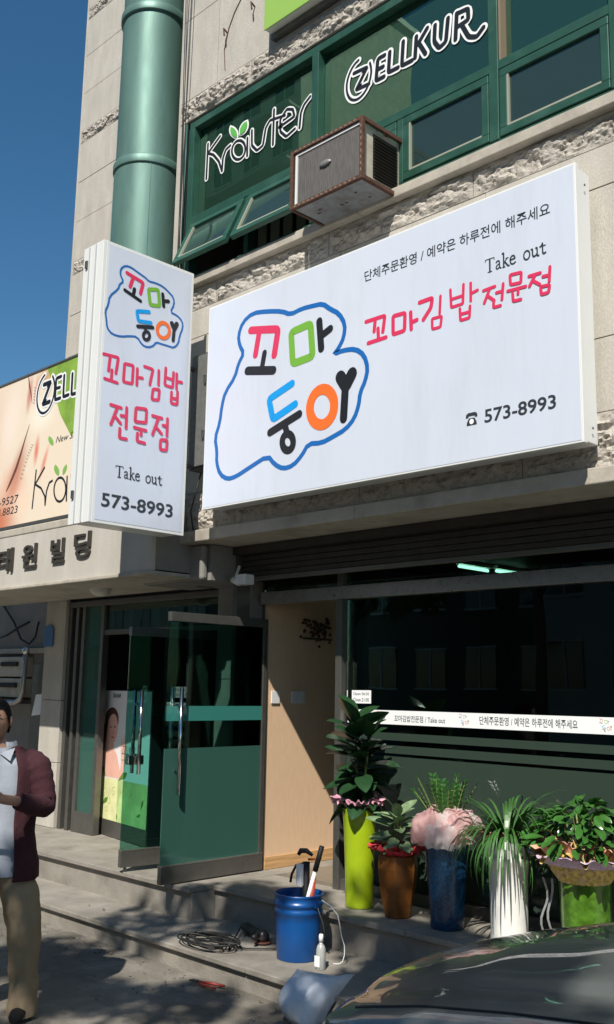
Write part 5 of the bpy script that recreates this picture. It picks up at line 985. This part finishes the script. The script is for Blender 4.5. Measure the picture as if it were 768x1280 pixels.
for s, nm in ((-1, 'l'), (1, 'r')):
    MB().grid(lambda u, v: (-2.775+.22*u*(1), 3.0+s*(.40+.30*u+.05*v), .52+.13*v+.03*u), 8, 6).build('headlight', P('lamp_lens', (.5,.52,.5), .1, metal=.4, coat=1), CR, smooth=True)
for x in (-2.0, 1.05):
    for s in (-1, 1):
        y = 3.0+s*.78
        wh = MB().lathe([(.20,-.09),(.29,-.10),(.31,-.06),(.31,.06),(.29,.10),(.20,.09)], (0,0,0), 30, cap0=False).build('wheel', M['rubber'], CR, smooth=True)
        wh.data.transform(Matrix.Translation((x, y, .31)) @ Matrix.Rotation(R(90), 4, 'X'))
        rm_ = MB().lathe([(.20,.0),(.19,.03),(.05,.02),(.002,.02)], (0,0,0), 20, cap0=False, cap1=True).build('rim', M['steel'], wh, smooth=True)
        rm_.data.transform(Matrix.Translation((x, y+s*.07, .31)) @ Matrix.Rotation(R(90)*(1 if s < 0 else -1), 4, 'X'))

CR.location.x += 0
for o in list(CR.children)+[g for c in CR.children for g in c.children]:
    if o.type == 'MESH': o.data.transform(Matrix.Translation((.36, .05, 0)) @ Matrix.Diagonal((1, 1, 1.17, 1)))
# ================================================================== PERSON
PO = Vector((-5.195, 2.935, 0)); RR = Vector((.70711, .70711, 0)); CCm = Vector((.70711, -.70711, 0))
def W3(s, c, z): return PO+RR*s+CCm*c+Vector((0,0,z))
PE = empty('person', (-5.22, 2.91, 0), 'man in maroon jacket, pale shirt and khaki trousers holding a small red-handled tool', 'person')
mskin = P('skin', (.38,.21,.14), .5, noise_amt=.08, nscale=30, sub=.1); mjack = P('maroon_jacket', (.040,.008,.013), .9, noise_amt=.2, nscale=30, bump=.5, bscale=40)
mshirt = P('grey_blue_shirt', (.30,.33,.38), .8, noise_amt=.05, nscale=20, bump=.4, bscale=14); mpant = P('khaki_cotton', (.27,.205,.125), .85, noise_amt=.08, nscale=20, bump=.6, bscale=16)
def skin_mesh(name, V, E, Rd, mat, parent, sub=2, root=0):
    me = bpy.data.meshes.new(name); me.from_pydata([tuple(v) for v in V], E, []); o = bpy.data.objects.new(name, me); COL.objects.link(o)
    md = o.modifiers.new('s', 'SKIN'); md.use_smooth_shade = True
    for i, d in enumerate(me.skin_vertices[0].data):
        r = Rd[i]; d.radius = r if isinstance(r, tuple) else (r, r); d.use_root = (i == root)
    ms = o.modifiers.new('u', 'SUBSURF'); ms.levels = sub; ms.render_levels = sub
    dg = bpy.context.evaluated_depsgraph_get(); dg.update()
    m2 = bpy.data.meshes.new_from_object(o.evaluated_get(dg)); bpy.data.objects.remove(o); m2.name = name
    m2.materials.clear(); m2.materials.append(mat); m2.polygons.foreach_set('use_smooth', [True]*len(m2.polygons))
    if parent is None: return m2
    o2 = bpy.data.objects.new(name, m2); COL.objects.link(o2); attach(o2, parent); return o2
V = []; E_ = []; Rd = []
def nd(p, r, par=None):
    V.append(W3(*p)); Rd.append(r)
    if par is not None: E_.append((par, len(V)-1))
    return len(V)-1
pv = nd((-.10, 0, .90), .12); sp1 = nd((-.10, .01, 1.10), .115, pv); sp2 = nd((-.10, .02, 1.27), .105, sp1); nk = nd((-.115, .03, 1.42), .05, sp2); nk2 = nd((-.135, .045, 1.48), .048, nk)
for s in (1, -1):
    sh_ = nd((-.10+s*.15, .02, 1.335), .045, sp2)
    el_ = nd((-.10+s*.245, .04, 1.10), .042, sh_)
    if s == 1: wr = nd((.045, .27, 1.165), .027, el_)
    else: wr = nd((-.28, .27, 1.13), .027, el_)
    sx = 1 if s == 1 else -1
    w = V[wr]; hx = -.06 if s == 1 else .03
    pm_ = nd(((-.0 if s == 1 else -.26), .33, 1.175 if s == 1 else 1.14), (.034, .017), wr)
    px_, pz_ = (-.0 if s == 1 else -.26), (1.175 if s == 1 else 1.14)
    for k in range(4):
        o_ = (k-1.5)*.017; f1 = nd((px_-s*.035+.0, .37+.006*k, pz_+.012+o_), .0095, pm_); f2 = nd((px_-s*.062, .375, pz_-.004+o_), .0085, f1); nd((px_-s*.062+s*.010, .36, pz_-.026+o_*.8), .0075, f2)
    t1 = nd((px_-s*.012, .355, pz_+.036), .010, pm_); nd((px_-s*.045, .37, pz_+.045), .008, t1)
for s, kx, ax_ in ((1, .075, .085), (-1, -.24, -.26)):
    h_ = nd((-.10+s*.095, 0, .82), .085, pv); kn = nd((kx, .03 if s == 1 else -.04, .47), .056, h_); an_ = nd((ax_, -.01 if s == 1 else -.12, .10), .030, kn); nd((ax_+.01, .06 if s == 1 else -.04, .04), (.03, .018), an_)
bodym = skin_mesh('body', V, E_, Rd, mskin, None)
# head joined into the same mesh
hb = bmesh.new(); hb.from_mesh(bodym); bpy.data.meshes.remove(bodym)
HC = W3(-.150, .06, 1.575)
def headpt(u, v):
    th = 2*math.pi*u; ph_ = math.pi*v; x = math.sin(ph_)*math.sin(th); y = math.sin(ph_)*math.cos(th); z = -math.cos(ph_)   # y = towards camera (face)
    w = .076; d = .096; h = .125
    jaw = 1-.30*max(0, -z-.15)**1.1*(1.0)
    X = x*w*jaw; Y = y*d*(1-.12*max(0, -z)); Z = z*h
    if y > .2:
        g_ = math.exp(-((X/.012)**2+((Z+.012)/.024)**2)); Y += .022*g_                        # nose
        for sx_ in (-1, 1): Y -= .010*math.exp(-(((X-sx_*.03)/.016)**2+((Z-.014)/.012)**2))     # eye sockets
        Y += .006*math.exp(-((Z-.036)/.01)**2)*math.exp(-(X/.05)**2); Y += .006*math.exp(-((X/.02)**2+((Z+.056)/.008)**2)); Y += .007*math.exp(-((X/.022)**2+((Z+.098)/.014)**2))
    return HC+RR*(X)+CCm*Y+Vector((0,0,Z))
hm = MB().grid(headpt, 40, 30)
for s in (-1, 1): 
    ec = HC+RR*(s*.077)+CCm*(-.005); hm.sphere(tuple(ec), .012, .016, .03)
base = [hb.verts.new(q) for q in hm.v]
for f in hm.f:
    try: hb.faces.new([base[i] for i in f])
    except ValueError: pass
bmesh.ops.remove_doubles(hb, verts=hb.verts, dist=.0004)
bm2 = bpy.data.meshes.new('body'); hb.to_mesh(bm2); hb.free(); bm2.materials.append(mskin); bm2.polygons.foreach_set('use_smooth', [True]*len(bm2.polygons))
bo = bpy.data.objects.new('body', bm2); COL.objects.link(bo); attach(bo, PE)
def hairpt(u, v):
    th = 2*math.pi*u; lo = .42+.16*(1 if math.cos(th) < .35 else 0)+.0
    cc_ = math.cos(th); lim = -.5+1.0*min(1, max(0, (cc_+.1)/.75)); 
    z = 1-(1-lim)*v; r_ = math.sqrt(max(0, 1-z*z)); return HC+RR*(r_*math.sin(th)*.083)+CCm*(r_*math.cos(th)*.103-.004)+Vector((0,0,z*.134+.002*math.sin(th*17)))
MB().grid(hairpt, 48, 10).build('hair', P('black_hair', (.006,.005,.005), .85, spec=.2, bump=.8, bscale=120), PE, smooth=True)
me_ = MB()
for s in (-1, 1): me_.sphere(tuple(HC+RR*(s*.03)+CCm*.080+Vector((0,0,.014))), .010, .010, .006)
me_.build('eyes', P('dark_eye', (.02,.015,.012), .2), PE, smooth=True)
MB().grid(lambda u, v: HC+RR*((u-.5)*.046)+CCm*(.0955-.012*abs(u-.5)*2)+Vector((0,0,-.060+.006*(v-.5)*(1-abs(u-.5)*2)*2)), 8, 3).build('mouth', P('lips', (.26,.09,.07), .5), PE, smooth=True)
for s in (-1, 1): MB().tube([HC+RR*(s*.014)+CCm*.100+Vector((0,0,.034)), HC+RR*(s*.032)+CCm*.098+Vector((0,0,.040)), HC+RR*(s*.05)+CCm*.085+Vector((0,0,.034))], .003, 5).build('eyebrow', bpy.data.materials['black_hair'] and bpy.data.objects['hair'].data.materials[0], PE)
gl_ = MB()
for s in (-1, 1):
    ring = [HC+RR*(s*.033+.026*math.cos(a))+CCm*(.105-.008*abs(math.cos(a))*0)+Vector((0,0,.010+.018*math.sin(a))) for a in [k*2*math.pi/18 for k in range(19)]]; gl_.tube(ring, .0018, 5)
    gl_.tube([HC+RR*(s*.059)+CCm*.103+Vector((0,0,.014)), HC+RR*(s*.082)+CCm*.0+Vector((0,0,.016))], .0018, 5)
gl_.tube([HC+RR*-.007+CCm*.107+Vector((0,0,.012)), HC+RR*.007+CCm*.107+Vector((0,0,.012))], .0018, 5); gl_.build('glasses', P('spectacle_frame', (.04,.03,.03), .3, metal=.5), PE, smooth=True)
def loft(name, secs, mat, a0=0, a1=360, n=40, fold=0, solid=0):
    """secs: (s, c, z, rs, rc); angle 0 = viewer's right, 90 = towards the camera"""
    mb = MB()
    def f(u, v):
        k = v*(len(secs)-1); i = min(len(secs)-2, int(k)); t = k-i; t = t*t*(3-2*t)*.5+t*.5; A, B_ = secs[i], secs[i+1]; q = [A[j]+(B_[j]-A[j])*t for j in range(5)]
        a = R(a0+(a1-a0)*u); w = 1+fold*(noise.noise(Vector((math.cos(a)*2.2, math.sin(a)*2.2, q[2]*5)))+.5*noise.noise(Vector((a*4, 3, q[2]*12))))
        return W3(q[0]+q[3]*w*math.cos(a), q[1]+q[4]*w*math.sin(a), q[2])
    mb.grid(f, n, 34); return mb.build(name, mat, PE, smooth=True, solid=solid)
loft('shirt', [(-.10,.0,.745,.185,.148),(-.10,.0,.85,.172,.136),(-.10,.01,1.05,.155,.118),(-.10,.01,1.22,.165,.12),(-.10,.02,1.34,.155,.10),(-.10,.025,1.40,.09,.075),(-.10,.035,1.43,.066,.062)], mshirt, fold=.05)
loft('collar', [(-.10,.035,1.415,.075,.072),(-.10,.04,1.44,.072,.070),(-.10,.045,1.462,.064,.064)], mshirt, 115, 425, 30, solid=.004)
MB().quad(W3(-.10,.112,1.40), W3(-.02,.10,1.43), W3(-.035,.125,1.36)).build('collar_tip', mshirt, PE, solid=.003); MB().quad(W3(-.10,.112,1.40), W3(-.165,.125,1.36), W3(-.18,.10,1.43)).build('collar_tip', mshirt, PE, solid=.003)
# jacket open at the front
loft('jacket', [(-.095,-.01,.72,.212,.178),(-.09,-.01,.80,.205,.165),(-.095,0,.98,.182,.14),(-.10,.0,1.18,.19,.135),(-.10,.01,1.32,.19,.12),(-.10,.015,1.385,.15,.095),(-.10,.02,1.435,.08,.078)], mjack, 128, 416, 60, fold=.06, solid=.006)
def sleeve(pts, rs):
    mb = MB(); P_ = [W3(*p) for p in pts]; Q = []; r2 = []
    for i in range(len(P_)-1):
        for k in range(6): Q.append(P_[i].lerp(P_[i+1], k/6)); r2.append(rs[i]+(rs[i+1]-rs[i])*k/6)
    Q.append(P_[-1]); r2.append(rs[-1]); r2 = [r*(1+.03*math.sin(i*2.1)+.05*noise.noise(Vector((i*.7, 1, 2)))) for i, r in enumerate(r2)]
    for _ in range(2): Q = [Q[0]]+[(Q[i-1]+Q[i]*2+Q[i+1])/4 for i in range(1, len(Q)-1)]+[Q[-1]]
    mb.tube(Q, r2, 16); mb.build('sleeve', mjack, PE, smooth=True)
sleeve([(.01,.0,1.375),(.085,.01,1.33),(.125,.02,1.22),(.155,.04,1.11),(.11,.16,1.13),(.06,.25,1.16)], [.06,.078,.068,.062,.056,.046])
sleeve([(-.21,.0,1.375),(-.285,.01,1.33),(-.325,.02,1.22),(-.345,.04,1.08),(-.31,.17,1.10),(-.285,.25,1.125)], [.06,.078,.068,.062,.056,.046])
# trousers
def trouser(s, kx, ky, ax_, ay_):
    secs = [(-.10+s*.07,0,.84,.08,.105),(-.10+s*.085,0,.76,.095,.108),(-.10+s*.135,.01,.64,.108,.11),(kx,ky,.47,.094,.092),(kx+(ax_-kx)*.5,(ky+ay_)/2,.28,.082,.082),(ax_,ay_,.12,.076,.082),(ax_,ay_+.01,.018,.082,.095)]
    mb = MB()
    def f(u, v):
        k = v*(len(secs)-1); i = min(len(secs)-2, int(k)); t = k-i; q = [secs[i][j]+(secs[i+1][j]-secs[i][j])*t for j in range(5)]; a = 2*math.pi*u
        w = 1+.10*noise.noise(Vector((math.cos(a)*1.8+s, math.sin(a)*1.8, q[2]*8+math.cos(a)*1.5)))+.06*noise.noise(Vector((math.cos(a)*3+s, math.sin(a)*3+q[2]*6, q[2]*22)))+.05*math.sin(q[2]*46+a)*max(0, 1-abs(q[2]-.15)*7)+.04*math.sin(q[2]*38+a*2)*max(0, 1-abs(q[2]-.48)*6)
        return W3(q[0]+q[3]*w*math.cos(a), q[1]+q[4]*w*math.sin(a), q[2])
    return mb.grid(f, 32, 44)
tr1 = trouser(1, .075, .03, .085, -.01); tr2 = trouser(-1, -.24, -.04, -.26, -.12)
n0 = len(tr1.v); tr1.v += tr2.v; tr1.f += [tuple(i+n0 for i in f) for f in tr2.f]
tr1.build('trousers', mpant, PE, smooth=True)
loft('waist', [(-.10,0,.74,.160,.122),(-.10,0,.86,.150,.118)], mpant, n=32)
for ax_, ay_ in ((.085, -.01), (-.26, -.12)):
    mb = MB()
    mb.grid(lambda u, v: W3(ax_+.045*math.sin(math.pi*min(1,v*1.02))**.4*math.cos(2*math.pi*u), ay_-.08+.27*v, .012+max(0, .034*(1+math.sin(2*math.pi*u))*(1.25-.6*v))), 18, 10); mb.build('shoe', M['rubber'], PE, smooth=True)
hl = empty('screwdriver', tuple(W3(-.07,.37,1.18)), 'small tool with a bright red handle held in the man\'s hand', 'tool')
MB().tube([W3(-.035,.385,1.185), W3(-.16,.39,1.17)], .011, 10).build('handle', P('bright_red_plastic', (.65,.05,.02), .35), hl, smooth=True)
MB().tube([W3(-.04,.39,1.17), W3(-.055,.40,1.11)], [.010,.014], 8).build('blade', M['rubber'], hl, smooth=True)

# ================================================================== STREET TREES (behind the camera; they dapple the pavement) and houses opposite
bark = P('bark', (.10,.075,.05), .9, noise_amt=.3, nscale=12, bump=.8, bscale=20); foliage = P('street_tree_leaf', (.06,.11,.025), .5, noise_amt=.35, nscale=3)
def tree(x, y, h, cr, cz, n, label, seed, gap=.0, leaf=.075, squash=.55):
    rnd = random.Random(seed); t = empty('street_tree', (x, y, 0), label, 'tree', 'street trees on the far side of the pavement')
    tk = MB().tube([(x, y, 0), (x+.05, y, h*.3), (x-.03, y+.05, h*.6), (x, y, h*.8)], [.17,.13,.10,.06], 10); tk.build('trunk', bark, t, smooth=True)
    limbs = []
    for k in range(9):
        a = k*2.4; e = Vector((x+cr*.75*math.cos(a), y+cr*.75*math.sin(a), cz+rnd.uniform(-.3,.6)*cr*squash)); s0 = Vector((x, y, h*(.45+.04*k))); m_ = s0.lerp(e, .5)+Vector((0,0,.2))
        MB().tube([s0, m_, e], [.06,.035,.012], 6).build('limb', bark, t, smooth=True); limbs.append(e)
    cl = []
    for k in range(46):
        a = rnd.uniform(0, 6.28); r = cr*math.sqrt(rnd.random()); cl.append((x+r*math.cos(a), y+r*math.sin(a), cz+rnd.uniform(-1,1)*cr*squash*math.sqrt(max(.05, 1-(r/cr)**2)), rnd.uniform(.22,.5)))
    mb = MB()
    for k in range(n):
        c_ = rnd.choice(cl); q = Vector((rnd.gauss(0,1), rnd.gauss(0,1), rnd.gauss(0,.7))).normalized()*c_[3]*rnd.random()**.45; p = Vector(c_[:3])+q
        a = Vector((rnd.gauss(0,1), rnd.gauss(0,1), rnd.gauss(0,.5))).normalized(); b = a.cross(Vector((rnd.gauss(0,1), rnd.gauss(0,1), rnd.gauss(0,1)))).normalized(); s = leaf*rnd.uniform(.6,1.3)
        mb.quad(p-a*s, p-b*s*.5, p+a*s, p+b*s*.5)
    mb.build('crown', foliage, t, kind='stuff')
tree(-1.0, -3.9, 9.6, 3.1, 8.0, 15000, 'leafy street tree right behind the camera dappling the kerb with shade', 3)
tree(3.6, -1.2, 6.6, 2.2, 6.2, 6000, 'leafy street tree to the right of the camera beyond the parked car', 5)
hm_ = P('facing_render', (.5,.5,.48), .85, noise_amt=.08, nscale=1); hm2 = P('facing_brick', (.55,.55,.46), .85, noise_amt=.15, nscale=2); wg = P('facing_glass', (.03,.05,.06), .1, spec=.8); wf = P('facing_frame', (.6,.6,.58), .5)
def opposite(x0, x1, y, zt, mat, label, nx, nz, zb=1.0, bal=False):
    b = empty('opposite_building', ((x0+x1)/2, y, 0), label, 'building', 'buildings across the street')
    MB().box(x0, x1, y-9, y, 0, zt).build('wall', mat, b); MB().box(x0-.2, x1+.2, y-9.2, y+.2, zt, zt+.35).build('parapet', wf, b)
    dx = (x1-x0)/nx; dz = (zt-zb)/nz; wm_ = None
    for i in range(nx):
        for j in range(nz):
            a = x0+dx*(i+.22); c_ = zb+dz*(j+.3)
            if wm_ is None:
                wm_ = MB().box(0, dx*.56, 0, .06, 0, dz*.5).mesh('window', wg); fm_ = MB()
                fm_.box(-.06, dx*.56+.06, .0, .09, -.08, 0).box(-.06, dx*.56+.06, 0, .09, dz*.5, dz*.5+.06).box(dx*.28-.03, dx*.28+.03, .06, .09, 0, dz*.5); fm_ = fm_.mesh('frame', wf)
            o = bpy.data.objects.new('window', wm_); COL.objects.link(o); attach(o, b); o.matrix_basis = Matrix.Translation((a, y+.002, c_))
            o2 = bpy.data.objects.new('frame', fm_); COL.objects.link(o2); o2.parent = o
    if bal:
        for j in range(nz): MB().box(x0, x1, y, y+.9, zb+dz*j-.1, zb+dz*j+.05).build('balcony', hm_, b)
opposite(-17.5, -2, -17, 16, hm_, 'rendered block across the street seen only as a reflection in the shop glass', 7, 5)
opposite(-62, -33, -22, 40, hm2, 'tall balconied apartment block reflected in the first green window', 12, 13, bal=True)
opposite(0, 14, -19, 12, hm2, 'low brick house across the street behind the trees', 5, 3)
opposite(-40, -18, -20, 13, P('dark_facing_render', (.12,.12,.10), .9), 'dark low block added across the street to darken the shop glass reflection', 9, 4)  # unseen block, added to keep bright sky out of the shop window reflection
tree(-13, -10, 9, 3.6, 7, 7000, 'broad street tree across the road left of the reflected block', 9, leaf=.16, squash=.8)
tree(-21, -12, 8, 3.4, 6, 6000, 'dense street tree far along the opposite pavement', 11, leaf=.16, squash=.8)
tree(-6.5, -11, 8, 3.2, 6, 6000, 'street tree across the road facing the shop window', 13, leaf=.16, squash=.8)
